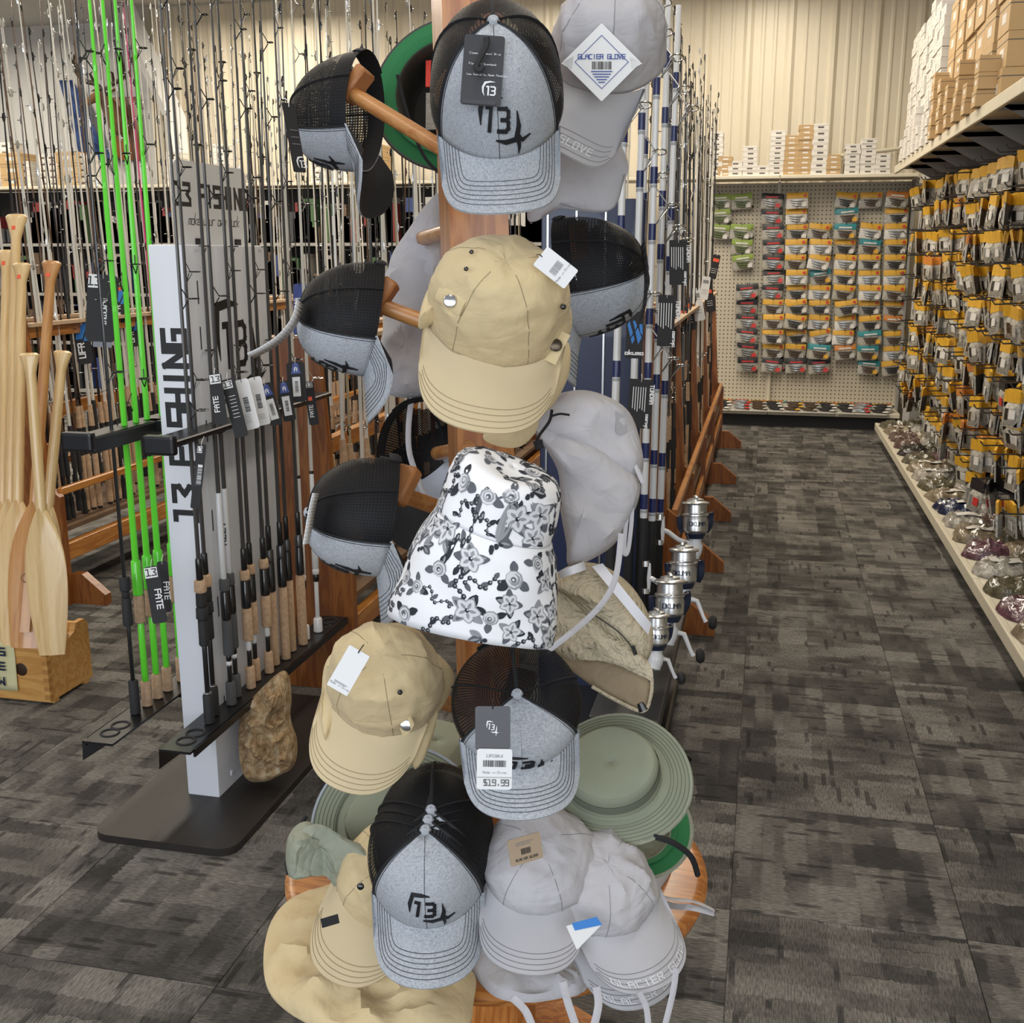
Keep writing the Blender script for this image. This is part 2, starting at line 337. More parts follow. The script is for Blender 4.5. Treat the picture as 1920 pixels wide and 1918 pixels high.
for i in range(-14, 3):
    for j in range(0, 20):
        cx, cy = -.01 + TS * (i + .5), .26 + TS * (j + .5)
        d = V((cx, cy, 0)) - EYE; z = d.dot(FW)
        if z < .8: continue
        px = CXP + FPX * d.dot(RT) / z; py = CYP - FPX * d.dot(UP) / z
        if px < -420 * 3 / z or px > 1920 + 300 * 3 / z or py > 2350 or cx > 1.3 or cy > 10.6 or (cx < -3.2 and cy > 4.6): continue
        ntile += 1
        o = bpy.data.objects.new('carpet_tile', tb); COL.objects.link(o); o.parent = flr; o.matrix_parent_inverse = wm(flr).inverted()
        o.location = (cx, cy, 0); o.rotation_euler.z = math.pi / 2 * ((i + j) % 2) + math.pi * rnd.randint(0, 1)
CREAM = mat('cream_metal', (.60, .54, .42), .45, var=.04, vs=1.5)
wb = struct(MB().box(-6.4, 3.2, 11.0, 11.1, 0, 4.05).build('wall_back', CREAM, smooth=False))
PW = .376
prof = [(0, 0), (.03, .028), (.062, .028), (.092, 0), (.155, 0), (.168, .009), (.186, .009), (.20, 0), (.262, 0), (.275, .009), (.293, .009), (.306, 0), (PW, 0)]
b = MB(); b.add([(x, -y, z) for z in (0, 4.0) for x, y in prof], [(i, i + 1, len(prof) + i + 1, len(prof) + i) for i in range(len(prof) - 1)])
b.box(-.001, .003, .0005, .02, 0, 4.0)
pm = b.mesh('wall_panel', CREAM, False)
for k in range(21):
    o = bpy.data.objects.new('wall_panel', pm); COL.objects.link(o); o.parent = wb; o.matrix_parent_inverse = wm(wb).inverted(); o.location = (1.5 - PW * (k + 1) + .05, 10.99, 0)
WHITE = mat('white_paint', (.62, .62, .61), .6, var=.02, vs=2)
struct(MB().box(-12, -6.3, 11.6, 11.7, 0, 4.2).build('wall_left', WHITE, smooth=False))
struct(MB().box(-12.1, -12, -1, 11.7, 0, 4.2).build('wall_far_left', WHITE, smooth=False))
struct(MB().box(1.9, 2.0, -1, 11, 0, 4.0).build('wall_right', CREAM, smooth=False))
struct(MB().box(-12, 3.2, 2.5, 12, 4.02, 4.1).build('ceiling', mat('ceiling_white', (.55, .54, .52), .8), smooth=False))
struct(MB().tube([(-6.55, 10.85, 4.0), (-6.05, 10.85, 2.9), (-6.0, 10.85, 0)], .12, 4).build('trim_1', WHITE))
struct(MB().box(1.23, 1.34, 9.78, 10.2, 0, 2.21, 0, None, .006).build('trim_2', mat('pale_grey_steel', (.46, .45, .43), .5), smooth=False))
# ---------------------------------------------------------------- gondola shelving
SHELF = mat('almond_steel', (.60, .55, .43), .4, var=.03, vs=3)
GREYST = mat('grey_steel', (.30, .29, .27), .5)  # plain grey steel: end panel, shelf ribs, brackets, rear shelves
KICK = mat('black_kick', (.012, .012, .012), .6)
def pegmat():
    t = NT('pegboard'); v = t.coord('Object', (1 / .036, 1 / .036, 1 / .036)); f = t.node('VectorMath', operation='FRACTION'); t.l.new(v, f.inputs[0])
    sp = t.node('SeparateXYZ'); t.l.new(f.outputs[0], sp.inputs[0]); a = t.math('SUBTRACT', sp.outputs[0], .5); c = t.math('SUBTRACT', sp.outputs[2], .5)
    r = t.math('SQRT', t.math('ADD', t.math('MULTIPLY', a, a), t.math('MULTIPLY', c, c))); k = t.math('LESS_THAN', r, .17)
    return t.out(t.mix(k, (.52, .47, .37), (.05, .045, .035)), .6)
PEG = pegmat()
g = thing('gondola_shelving', 'almond pegboard wall shelving at the far end of the aisle', 'shelving', (.4, 10.4, 0))
MB().box(-.58, .055, 10.60, 10.62, .18, 2.17).build('pegboard', PEG, g, True, False)
MB().box(.065, 1.20, 10.60, 10.62, .18, 2.17).build('pegboard', PEG, g, True, False)
for x in (-.59, .06): MB().box(x - .012, x + .012, 10.57, 10.61, .1, 2.18).build('upright', SHELF, g, True, False)
for x0, x1 in ((-1.5, .058), (.062, 1.21)):
    MB().box(x0, x1, 10.22, 10.62, 2.185, 2.215, 0, None, .004).build('top_shelf', SHELF, g, True, False)
    MB().box(max(x0, -.6), x1, 10.2, 10.62, .115, .155, 0, None, .006).build('base_deck', SHELF, g, True, False)
MB().box(-.6, 1.2, 10.27, 10.6, 0, .115).build('kick_plate', KICK, g, True, False)
MB().prism([(10.25, 2.18), (10.62, 2.18), (10.62, 0), (10.5, 0), (10.5, 1.5), (10.44, 1.95)], 1.20, 1.222, Matrix(((0, 0, 1, 0), (1, 0, 0, 0), (0, 1, 0, 0), (0, 0, 0, 1)))).build('end_panel', GREYST, g, True, False)
gr = thing('gondola_shelving', 'long almond peg shelving along the right side of the aisle', 'shelving', (1.2, 6.5, 0))
MB().box(1.32, 1.34, 2.6, 9.72, .16, 2.2).build('pegboard', mat('right_back_panel', (.16, .145, .115), .6), gr, True, False)
y = 2.6
while y < 9.6:
    y2 = min(y + 1.18, 9.62)
    b = MB().box(.955, 1.33, y, y2 - .004, .125, .155, 0, None, .003); b.box(.945, .975, y, y2 - .004, .10, .158, 0, None, .006); b.build('base_deck', SHELF, gr, True, False)
    b = MB().box(.95, 1.33, y, y2 - .004, 2.205, 2.225, 0, None, .003); b.box(.945, .965, y, y2 - .004, 2.17, 2.23, 0, None, .005); b.build('top_shelf', SHELF, gr, True, False)
    for yy in (y + .02, y + .6):
        MB().box(.97, 1.32, yy, yy + .03, 2.175, 2.205).build('shelf_rib', GREYST, gr, True, False)
        MB().prism([(.98, 2.2), (1.32, 2.2), (1.32, 2.0), (1.26, 2.05)], yy, yy + .012, Matrix(((1, 0, 0, 0), (0, 0, 1, 0), (0, 1, 0, 0), (0, 0, 0, 1)))).build('shelf_bracket', GREYST, gr, True, False)
    y = y2
MB().box(1.04, 1.32, 2.6, 9.58, 0, .13).build('kick_plate', KICK, gr, True, False)
WIRE = mat('dark_wire', (.06, .055, .05), .35, .8)
# ---------------------------------------------------------------- soft-bait packs
YEL = mat('yellow_card', (.62, .34, .025), .45, var=.12, vs=30); CLR = mat('clear_pack_film', (.40, .38, .33), .22, var=.25, vs=60, bump=.5, bs=45, coat=.4); WPK = mat('white_print', (.66, .64, .60), .4)
DKL = mat('dark_bait', (.022, .019, .016), .4, var=.4, vs=60); BRL = mat('brown_bait', (.07, .042, .022), .4); GRL = mat('green_bait', (.09, .12, .03), .4); SIL = mat('silver_bait', (.35, .36, .36), .25, .5)
BLKC = mat('black_card', (.015, .014, .016), .4); RED = mat('red_print', (.55, .035, .03), .45); GRNC = mat('green_card', (.22, .32, .04), .45); TEAL = mat('teal_card', (.02, .22, .25), .45); ORG = mat('orange_card', (.55, .20, .03), .45)
KINDS = {'yellow': (YEL, DKL, WPK), 'yellow_brown': (YEL, BRL, CLR), 'yellow_pale': (YEL, SIL, WPK), 'black': (BLKC, SIL, RED), 'green': (GRNC, GRL, WPK), 'teal': (TEAL, BRL, YEL), 'orange': (ORG, BRL, CLR)}
def packproto(kind, w=.185, h=.135):
    hd, lure, tr = KINDS[kind]
    b = MB()
    def front(u, v):
        e = (1 - abs(2 * u - 1) ** 4) * (1 - abs(2 * v - 1) ** 4); return ((u - .5) * w, -.002 - .011 * e, -v * h)
    b.grid(front, 6, 5, flip=True); b.grid(lambda u, v: ((u - .5) * w, .002, -v * h), 1, 1); b.box(-w / 2, w / 2, -.002, .002, -h, 0)
    o = b.build('soft_bait_pack', [CLR if kind != 'yellow_pale' else WPK], None); o.location = (0, 0, 0)
    for vv in o.data.vertices: vv.co.z -= h
    q = MB(); q.grid(lambda u, v: ((u - .5) * w * 1.0, -.0045 - .0095 * (1 - abs(2 * u - 1) ** 4) * (1 - abs(2 * v * .36 - 1) ** 4) - (.0015 if 0 < v < 1 else 0), -v * h * .36 + .001), 6, 2, flip=True); q.build('header_card', hd, o)
    q = MB()
    for k in range(3):
        z = -h * (.50 + .15 * k); q.tube([(-w * (.36 - .05 * k), -.013, z + .006), (-w * .1, -.0165, z), (w * .15, -.0165, z - .004), (w * (.34 - .06 * k), -.013, z + .004)], [.005, .009, .008, .003], 5)
    q.build('bait', lure, o)
    q = MB(); q.box(w * .18, w * .42, -.0155, -.0135, -h * .9, -h * .62); q.build('label', tr if kind != 'yellow' else WPK, o, smooth=False)
    q = MB(); q.lathe([(0, 0), (w * .075, .0008)], 8, TR(w * .36, -.012, -h * .2) @ rot('X', 90)) if kind.startswith('yellow') else q.box(-w * .3, w * .3, -.0165, -.0155, -h * .30, -h * .2)
    q.build('print_spot', RED if kind in ('yellow', 'black', 'yellow_brown', 'yellow_pale') else WPK, o, smooth=False)
    freeze(o); return o
PACK = {k: packproto(k) for k in KINDS}; USED = set()
def putpack(kind, M, label, group):
    p = PACK[kind]
    if kind in USED: p = dup(p, M)
    else: USED.add(kind); p.matrix_basis = M
    tag(p, label, 'bait pack', group); return p
COLX = [-.468, -.266, .01, .216, .425, .644, .859, 1.071]
ROWS = ['gg2bsy.yo', 'g..', '']
occ = ['ggbw.yyo', 'g.by.t.y', 'ggbyytyy', '.gbywyty', '.gbywyyy', '..bytyyw', '.bbywyyy', '.byyyyyy', '.byywyyo', '.byyywty', '.byytoty', '.bbbb.ty']
CODE = {'g': 'green', 'b': 'black', 'y': None, 't': 'teal', 'o': 'orange', 'w': 'yellow_pale'}
ordn = ['top', 'second', 'third', 'fourth', 'fifth', 'sixth', 'seventh', 'eighth', 'ninth', 'tenth', 'eleventh', 'lowest']
cnames = {'green': 'green topped', 'black': 'black topped silver', 'yellow': 'yellow topped dark', 'yellow_brown': 'yellow topped brown', 'yellow_pale': 'yellow and white', 'teal': 'teal topped', 'orange': 'orange topped'}
hk = MB().tube([(0, 0, .006), (0, -.16, .0), (0, -.175, .018)], .003, 5).mesh('peg_hook', WIRE)
for r, row in enumerate(occ):
    for c, ch in enumerate(row):
        if ch == '.': continue
        kind = CODE[ch] or rnd.choice(('yellow', 'yellow', 'yellow_brown', 'yellow_pale')); x = COLX[c] + .007 * r + (.045 * (c == 1 and r > 5)); z = 2.075 - .134 * r
        h = bpy.data.objects.new('peg_hook', hk); COL.objects.link(h); h.parent = g; h.matrix_parent_inverse = wm(g).inverted(); h.location = (x, 10.6, z)
        n = rnd.choice((2, 2, 3))
        for k in range(n):
            M = TR(x + rnd.uniform(-.01, .01), 10.57 - .04 * k - .01, z) @ rot('Y', rnd.gauss(0, 5)) @ rot('X', rnd.uniform(-8, 2))
            putpack(kind, M, f'{cnames[kind]} bait pack, {ordn[r]} row, {ordi(c + 1)} column of far pegboard, {["rear", "middle", "front"][k + 3 - n]} one', f'packs on the far pegboard')
for k in range(10):
    kind = ('yellow', 'black', 'yellow_brown', 'yellow', 'teal', 'orange', 'yellow', 'yellow', 'black', 'yellow')[k]
    for j in range(3):
        M = TR(-.35 + .155 * k + rnd.uniform(-.02, .02), 10.3 + .05 * j, .175 + .02 * j) @ rot('Z', rnd.uniform(-10, 10)) @ rot('X', -80)
        putpack(kind, M, f'{cnames[kind]} pack lying on far deck, {ordi(k + 1)} pile from left, {["bottom", "middle", "top"][j]} one', 'packs lying on the far deck')
# right-hand wall of hanging packs
def hangmesh(kind, w=.135, h=.165):
    hd, lure, tr = KINDS[kind]; b = MB()
    b.box(-w / 2, w / 2, -.004, .004, -h, -h * .34, 0); b.grid(lambda u, v: ((u - .5) * w * .96, -.004 - .012 * (1 - abs(2 * u - 1) ** 3) * (1 - abs(2 * v - 1) ** 3), -h * .36 - v * h * .62), 4, 4, mi=lambda u, v: 2 if .2 < u < .62 and .3 < v < .85 else 0, flip=True); b.grid(lambda u, v: ((u - .5) * w * .9, .004 + .010 * (1 - abs(2 * u - 1) ** 3), -h * .38 - v * h * .6), 3, 2, mi=2)
    b.prism([(-w / 2, -h * .36), (w / 2, -h * .36), (w / 2, -h * .05), (w * .2, 0), (-w * .2, 0), (-w / 2, -h * .05)], -.006, .006, rot('X', 90), 1)
    b.box(w * .05, w * .42, -.0165, -.013, -h * .78, -h * .55, 3)
    return b.mesh('bait_pack_' + kind, [CLR, hd, lure, tr], False)
HM = {k: hangmesh(k) for k in ('yellow', 'yellow_brown', 'yellow_pale', 'orange', 'black')}
hk2 = MB().tube([(0, 0, .01), (-.27, 0, .0), (-.285, 0, .02)], .004, 5).mesh('peg_hook', WIRE)
todo = []
for r in range(10):
    z = 2.06 - .172 * r; y = 9.52 - .06 * (r % 2); hn = 0
    while y > 4.9:
        zz = z - (.05 if y < 7.3 else 0) + rnd.uniform(-.015, .015)
        h = bpy.data.objects.new('peg_hook', hk2); COL.objects.link(h); h.parent = gr; h.matrix_parent_inverse = wm(gr).inverted(); h.location = (1.325, y, zz)
        kd = rnd.choice(('yellow', 'yellow', 'yellow_brown', 'yellow_pale', 'orange', 'yellow')) if y > 6.2 or r % 3 else rnd.choice(('black', 'yellow_pale', 'yellow'))
        n = rnd.choice((3, 4, 4, 5)) if rnd.random() > .05 else 0; sp = rnd.uniform(.03, .05); x = 1.30 - .02
        hn += 1
        for k in range(n): todo.append((y, r, kd, hn, k, TR(1.29 - .035 - sp * k, y + rnd.uniform(-.012, .012), zz) @ rot('Z', -90 + rnd.uniform(-26, 26)) @ rot('X', rnd.uniform(-6, 14)) @ rot('Y', rnd.gauss(0, 4))))
        y -= .215 + rnd.uniform(-.02, .02)
todo.sort(key=lambda q: q[0]); far = MB()
for i, (y, r, kd, hn, k, M) in enumerate(todo):
    if i < 300:
        o = bpy.data.objects.new('hanging_bait_pack', HM[kd]); COL.objects.link(o); o.matrix_basis = M
        tag(o, f'{cnames[kd]} pack, right wall {ordn[r]} row, {ordi(hn)} hook from far end, {ordi(k + 1)} from back', 'bait pack', 'packs hanging on the right wall')
    else:
        me = HM[kd]; far.add([M @ q.co for q in me.vertices], [tuple(p.vertices) for p in me.polygons], [p.material_index + 4 * (list(HM).index(kd)) for p in me.polygons])
fm = []
for kd in HM: fm += [CLR, *KINDS[kd]]
tag(far.build('hanging_bait_packs', fm, smooth=False), 'dense far rows of yellow topped bait packs on the right wall', 'bait packs', kind='stuff')
# bags of lures lying on the right-hand deck
FILM = {k: mat('bag_' + k, c, .16, var=.45, vs=35, bump=.9, bs=30, coat=.6) for k, c in {'tan': (.20, .16, .105), 'brown': (.10, .062, .052), 'olive': (.085, .075, .045), 'navy': (.014, .022, .06), 'clear': (.33, .31, .27), 'plum': (.10, .045, .06), 'dark': (.03, .027, .024)}.items()}
seq = ['olive', 'tan', 'brown', 'brown', 'dark', 'olive', 'tan', 'clear', 'olive', 'tan', 'navy', 'clear', 'tan', 'plum', 'clear', 'olive', 'plum', 'tan']
y = 9.35
for i, kc in enumerate(seq):
    for j in range(2):
        w = .30 - .1 * j; cx = 1.09 + .14 * j; L = .24
        kk = kc if j == 0 else rnd.choice(seq); b = MB(); sd = i * 7 + j * 3
        out = [(cx + (w / 2) * math.cos(a) * (1 + .12 * math.sin(3 * a + sd)) * (1.12 if abs(math.sin(2 * a)) > .7 else 1) * .8, y - .05 * j + (L / 2) * math.sin(a) * (1 + .1 * math.cos(2 * a + sd)) * (1.12 if abs(math.sin(2 * a)) > .7 else 1)) for a in [q * math.pi / 6 for q in range(12)]]
        cushion(b, out, lambda x_, y_, j=j: V((x_, y_, .158 + .02 * j)), (0, 0, 1), .055, 0, .010, 26, sd, 7, 3)
        o = b.build('bait_bag', FILM[kk])
        if kc in ('navy', 'clear', 'tan') and j == 0:
            q = MB(); q.grid(lambda u, v: V((cx - .06 + .14 * u, y - .05 + .07 * v, .219 + .004 * math.sin(7 * u + i))), 5, 3); q.build('paper_label', WPK, o, True)
        tag(o, f'bag of {kk if kk != "clear" else "pale"} lures, {ordi(i + 1)} from far end of right deck, ' + ('back row' if j else 'front row'), 'bag', 'lure bags lying on the right deck')
    y -= .305
# boxes on the far top shelf
BXW = mat('white_box', (.66, .63, .58), .55, var=.03, vs=4); BXB = mat('brown_box', (.46, .31, .15), .65, var=.06, vs=6); INK = mat('box_ink', (.10, .09, .08), .6); INKB = mat('ink_black', (.012, .012, .013), .5)
def boxproto(w, d, h, m, nm, lm=None):
    o = MB().box(-w / 2, w / 2, -d / 2, d / 2, 0, h, 0, None, .0015).build(nm, m, None, smooth=False); o.location = (0, 0, 0)
    MB().box(-w / 2 - .0006, w / 2 + .0006, -d / 2 - .0006, d / 2 + .0006, h * .74, h * .77).build('lid_seam', lm or INK, o, smooth=False)
    MB().box(-w * .16, w * .22, -d / 2 - .001, -d / 2 + .001, h * .3, h * .6).build('end_label', lm or (WPK if m is BXB else INK), o, smooth=False)
    freeze(o); return o
def stack(proto, n, x, y, z, h, lab, grp, rz=0, jit=.004):
    for k in range(n):
        o = dup(proto, TR(x + rnd.uniform(-jit, jit), y + rnd.uniform(-jit, jit), z + k * h) @ rot('Z', rz + rnd.uniform(-1, 1))); tag(o, f'{ordi(k + 1)} from bottom {lab}', 'box', grp)
hs = .0415
bw = boxproto(.124, .20, hs - .001, BXW, 'reel_box'); bb = boxproto(.124, .20, hs - .001, BXB, 'cardboard_box'); bl = boxproto(.134, .2, .0515, BXW, 'white_box')
for i, (a, c, n, t) in enumerate([(30, 100, 9, 'w'), (100, 140, 4, 'b'), (140, 218, 3, 'w'), (222, 303, 6, 'w'), (298, 372, 2, 'w'), (376, 458, 9, 'w'), (458, 536, 8, 'b'), (538, 617, 10, 'b'), (617, 703, 8, 'l'), (703, 780, 4, 'b'), (808, 893, 6, 'w'), (895, 985, 7, 'w'), (985, 1068, 4, 'w')]):
    p = on(1320 + (a + c) / 2 / 3.093, 330, 'Y', 10.35); q, hh, nm = {'w': (bw, hs, 'white'), 'b': (bb, hs, 'brown cardboard'), 'l': (bl, .0525, 'large white')}[t]
    stack(q, n, p.x, 10.36, 2.216, hh, f'{nm} box in {n}-high stack, {ordi(i + 1)} stack from left on far shelf', f'{nm} boxes, far shelf stack {i + 1}', 0)
for p_ in (bw, bb, bl):
    for k in list(p_.children): bpy.data.objects.remove(k)
    bpy.data.objects.remove(p_)
# boxes on the right top shelf
PLP = mat('pale_print', (.52, .50, .46), .6); wb2 = boxproto(.20, .30, .062, BXW, 'flat_white_box', PLP); bb2 = boxproto(.26, .28, .155, BXB, 'carton'); bs2 = boxproto(.11, .16, .075, BXB, 'small_carton'); ws2 = boxproto(.10, .13, .05, BXW, 'small_white_box', PLP)
y = 9.25; i = 0
NW = ['nearest', 'second nearest', 'third nearest', 'fourth nearest', 'fifth nearest', 'sixth nearest', 'seventh nearest', 'eighth nearest', 'ninth nearest', 'tenth nearest']
hts = [14, 14, 14, 14, 15, 14, 13]
for i in range(7):
    stack(wb2, hts[i], 1.13, 9.2 - .24 * i, 2.231, .063, f'flat white box in {NW[6 - i]} tall white stack, right shelf', f'right shelf white stack {7 - i}', -90, .008)
    stack(ws2, 3 + i % 4, .995, 9.15 - .24 * i, 2.231, .051, f'small white box before {NW[6 - i]} tall white stack', f'small white boxes before stack {7 - i}', -90, .006)
for i in range(6):
    stack(bb2, (5, 5, 4, 5, 4, 4)[i], 1.15, 7.42 - .31 * i, 2.231, .156, f'brown carton in {NW[5 - i]} carton stack, right shelf', f'right shelf carton stack {6 - i}', -90, .008)
    stack(bs2, (5, 4, 3, 4, 2, 3)[i], .998, 7.46 - .31 * i, 2.231, .076, f'small brown box before {NW[5 - i]} carton stack', f'small boxes before carton stack {6 - i}', -90, .006)
for p_ in (wb2, bb2, bs2, ws2):
    for k in list(p_.children): bpy.data.objects.remove(k)
    bpy.data.objects.remove(p_)

# ================================================================ timber rod racks
OAK = wood('varnished_pine', (.50, .22, .05), (.36, .13, .025), 'y', .3, 4); OAKV = wood('varnished_pine_upright', (.27, .095, .02), (.17, .05, .010), 'z', .35, 4); PALE = mat('pale_felt_strip', (.42, .30, .19), .8)
def rack(label, X0, X1, Y0, Y1, mids, top=1.27, side=1, feet=True):
    t = thing('rod_rack', label, 'rack', ((X0 + X1) / 2, (Y0 + Y1) / 2, 0)); xm = (X0 + X1) / 2
    for y in [Y0] + mids + [Y1]:
        MB().prism([(X0, 0), (X1, 0), (X1, .50), (X1 - .05, .54), (X1 - .10, top), (X0 + .10, top), (X0 + .05, .54), (X0, .50)], y, y + .035, Matrix(((1, 0, 0, 0), (0, 0, 1, 0), (0, 1, 0, 0), (0, 0, 0, 1)))).build('end_panel', OAKV, t, True, False)
        if feet:
            for s, xx in ((-1, X0), (1, X1)): MB().prism([(xx, 0), (xx + s * .16, 0), (xx + s * .16, .05), (xx + s * .05, .14), (xx, .14)], y + .035, y + .08, Matrix(((1, 0, 0, 0), (0, 0, 1, 0), (0, 1, 0, 0), (0, 0, 0, 1)))).build('foot', OAKV, t, True, False)
    a, c = Y0 + .035, Y1
    for s, xx in ((-1, X0), (1, X1)):
        MB().box(xx - s * .045, xx - s * .005, a, c, .20, .28, 0, None, .004).build('lower_rail', OAK, t, True, False)
        MB().box(xx - s * .035, xx - s * .01, a, c, .50, .535, 0, None, .004).build('retaining_rail', OAK, t, True, False)
        MB().box(xx - s * .14, xx - s * .11, a, c, top - .08, top - .03).build('slotted_rail', OAK, t, True, False)
        MB().box(xx - s * .145, xx - s * .08, a, c, top - .03, top - .015).build('felt_strip', PALE, t, True, False)
    MB().box(X0 + .02, X1 - .02, a, c, .33, .35).build('butt_shelf', mat('worn_shelf', (.13, .075, .04), .7, var=.2, vs=8), t, True, False)
    for zz in (.62, .80): MB().box(xm - .02, xm + .02, a, c, zz, zz + .06).build('cross_rail', OAK, t, True, False)
    return t
rack('long varnished rod rack at left, behind the paddle crate', -3.5, -3.0, 4.15, 9.0, [6.5])
rack('varnished rod rack whose end stands beside the white rod tower', -1.86, -1.38, 3.50, 7.0, [5.2])
rack('varnished rod rack along the aisle beside the row of reels', -.76, -.30, 4.35, 8.95, [5.3, 6.4, 7.5])
# ---------------------------------------------------------------- rods stored in the racks
CORK = mat('cork', (.46, .31, .19), .8, var=.18, vs=70); BLKG = mat('gloss_black', (.010, .010, .011), .22, coat=.4); EVA = mat('black_foam', (.016, .016, .017), .75); GEVA = mat('grey_foam', (.07, .072, .075), .8); STEEL = mat('steel', (.55, .55, .54), .25, 1.0); WHT = mat('gloss_white', (.72, .73, .73), .28, coat=.4)
BLANKS = {'pale': mat('pale_blank', (.62, .60, .54), .25, coat=.5), 'black': BLKG, 'graphite': mat('graphite_blank', (.045, .043, .042), .3, coat=.3), 'maroon': mat('maroon_blank', (.10, .012, .014), .25, coat=.5), 'brown': mat('brown_blank', (.10, .055, .03), .3, coat=.3), 'pink': mat('pink_blank', (.60, .05, .20), .3, coat=.3), 'clear': mat('amber_blank', (.38, .33, .22), .22, coat=.5)}
def rackrod(kind, L, split):
    b = MB(); r = .0062 if kind != 'pale' else .0086
    b.tube([(0, 0, .30), (0, 0, L * .5), (0, 0, L)], [r, r * .72, .0019], 5, 0)
    for i in range(8):
        z = .55 + (L - .56) * (1 - (1 - i / 7) ** 1.4); q = .013 * (1 - i / 9.5)
        b.tube([(0, -r * .5, z - .018), (0, -r * .5 - .004, z), (0, -r * .5, z + .018)], .0035, 4, 2)
        b.tube([(q * math.cos(a), -r - q + q * math.sin(a) - .003, z) for a in [k * math.pi / 3 for k in range(7)]], .0014, 3, 2, False)
    if split: b.tube([(0, 0, 0), (0, 0, .01), (0, 0, .01), (0, 0, .27), (0, 0, .27), (0, 0, .30)], [.010, .014, .0155, .0145, .012, .011], 8, [3, 3, 1, 3, 3]); b.tube([(0, 0, .30), (0, 0, .40), (0, 0, .40), (0, 0, .50)], [.011, .012, .0145, .011], 8, [3, 1, 1])
    else: b.tube([(0, 0, 0), (0, 0, .10), (0, 0, .10), (0, 0, .2), (0, 0, .2), (0, 0, .30), (0, 0, .30), (0, 0, .40)], [.014, .013, .008, .008, .013, .012, .014, .011], 8, [3, 3, 3, 1 if L > 1.9 else 3, 3, 3, 3])
    return b.mesh('fishing_rod_' + kind, [BLANKS[kind], CORK, STEEL if kind == 'pale' else BLKG, EVA], True)
RODM = {}
for kd in BLANKS:
    for L in (1.75, 1.95, 2.15, 2.35, 2.55): RODM[kd, L] = [rackrod(kd, L, True), rackrod(kd, L, False)]
RACKRODS = []
def rackrods(X, Y0, Y1, step, kinds, where, lens, lean=0, z0=.352):
    y = Y0; k = 0
    while y < Y1:
        kd = kinds[int(rnd.random() * len(kinds))]; L = rnd.choice(lens)
        o = bpy.data.objects.new('fishing_rod', RODM[kd, L][0 if rnd.random() < .62 else 1]); COL.objects.link(o)
        o.matrix_basis = TR(X + rnd.uniform(-.012, .012), y, z0 + (rnd.uniform(0, .14) if rnd.random() < .3 else 0)) @ rot('Y', lean + rnd.gauss(0, .5)) @ rot('X', rnd.gauss(0, .6)) @ rot('Z', rnd.uniform(0, 360))
        if 1: o.matrix_basis = o.matrix_basis
        k += 1; tag(o, f'{kd if kd != "clear" else "amber"} fishing rod, {ordi(k)} from near end {where}', 'fishing rod', f'rods standing {where}'); y += step * rnd.uniform(.7, 1.3); RACKRODS.append(o)
mixL = ['pale', 'pale', 'pale', 'black', 'black', 'graphite', 'brown']; mixD = ['black', 'graphite', 'graphite', 'black', 'pale', 'brown', 'maroon']; mixC = ['pale', 'pale', 'clear', 'black', 'black', 'graphite', 'pale']
rackrods(-3.10, 4.27, 6.1, .043, mixL, 'on the right of the left rack, near half', (2.15, 2.35, 2.55), -1.6)
rackrods(-3.10, 6.1, 8.9, .075, mixC, 'on the right of the left rack, far half', (1.95, 2.15, 2.35), -1)
rackrods(-3.40, 4.27, 7.5, .055, mixL, 'on the left of the left rack', (1.95, 2.15, 2.35, 2.55), 1)
rackrods(-1.48, 3.60, 6.9, .07, mixC, 'on the right of the middle rack', (1.95, 2.15, 2.35), -1)
rackrods(-1.76, 3.66, 6.9, .13, mixD + ['graphite'], 'on the left of the middle rack', (1.75, 1.95, 2.15, 2.35), 1)
rackrods(-.40, 4.45, 8.8, .072, ['black', 'black', 'graphite', 'pale', 'graphite'], 'on the aisle side of the right rack', (1.95, 2.15), -1)
rackrods(-.66, 4.5, 8.8, .22, mixC, 'on the inner side of the right rack', (1.95, 2.15, 2.35), 1)
for k, (px, py) in enumerate([(289, 455), (300, 460)][:1]):
    o = bpy.data.objects.new('fishing_rod', RODM['pink', 2.35][1]); COL.objects.link(o); p = on(px + 20, 1000, 'Y', 5.0); o.matrix_basis = TR(-2.98, 5.02, .36) @ rot('Y', -1.2); tag(o, 'bright pink fishing rod standing behind the white rod tower', 'fishing rod')
# ---------------------------------------------------------------- dark wall shelving behind the rods
gl = thing('gondola_shelving', 'dark stocked shelving along the back wall behind the rods', 'shelving', (-3.6, 10.7, 0))
MB().box(-9.6, -1.55, 10.62, 10.66, 0, 2.18).build('back_panel', mat('dark_panel', (.035, .032, .03), .7), gl, True, False)
for k in range(4): MB().box(-9.6, -1.55, 10.25, 10.62, .12 + .5 * k, .15 + .5 * k).build('shelf', GREYST, gl, True, False)
for k in range(-3, 4): MB().box(-6.0 + 1.12 * k, -4.89 + 1.12 * k, 10.22, 10.64, 2.185, 2.215, 0, None, .004).build('top_shelf', SHELF, gl, True, False)
b = MB(); cols = [mat('goods_%d' % i, c, .5) for i, c in enumerate([(.02, .02, .022), (.30, .29, .27), (.03, .05, .16), (.20, .03, .03), (.06, .12, .05), (.12, .08, .05), (.45, .44, .42), (.05, .05, .055)])]
for k in range(760):
    x = rnd.uniform(-9.4, -1.6); zz = .16 + .5 * rnd.randint(0, 3); w = rnd.uniform(.06, .16); b.box(x, x + w, 10.3, 10.3 + rnd.uniform(.1, .28), zz, zz + rnd.uniform(.12, .42), rnd.randint(0, 7))
o = b.build('shelved_goods', cols, smooth=False); tag(o, 'dark mixed tackle packed on the back shelves, seen between rods', 'goods', kind='stuff')
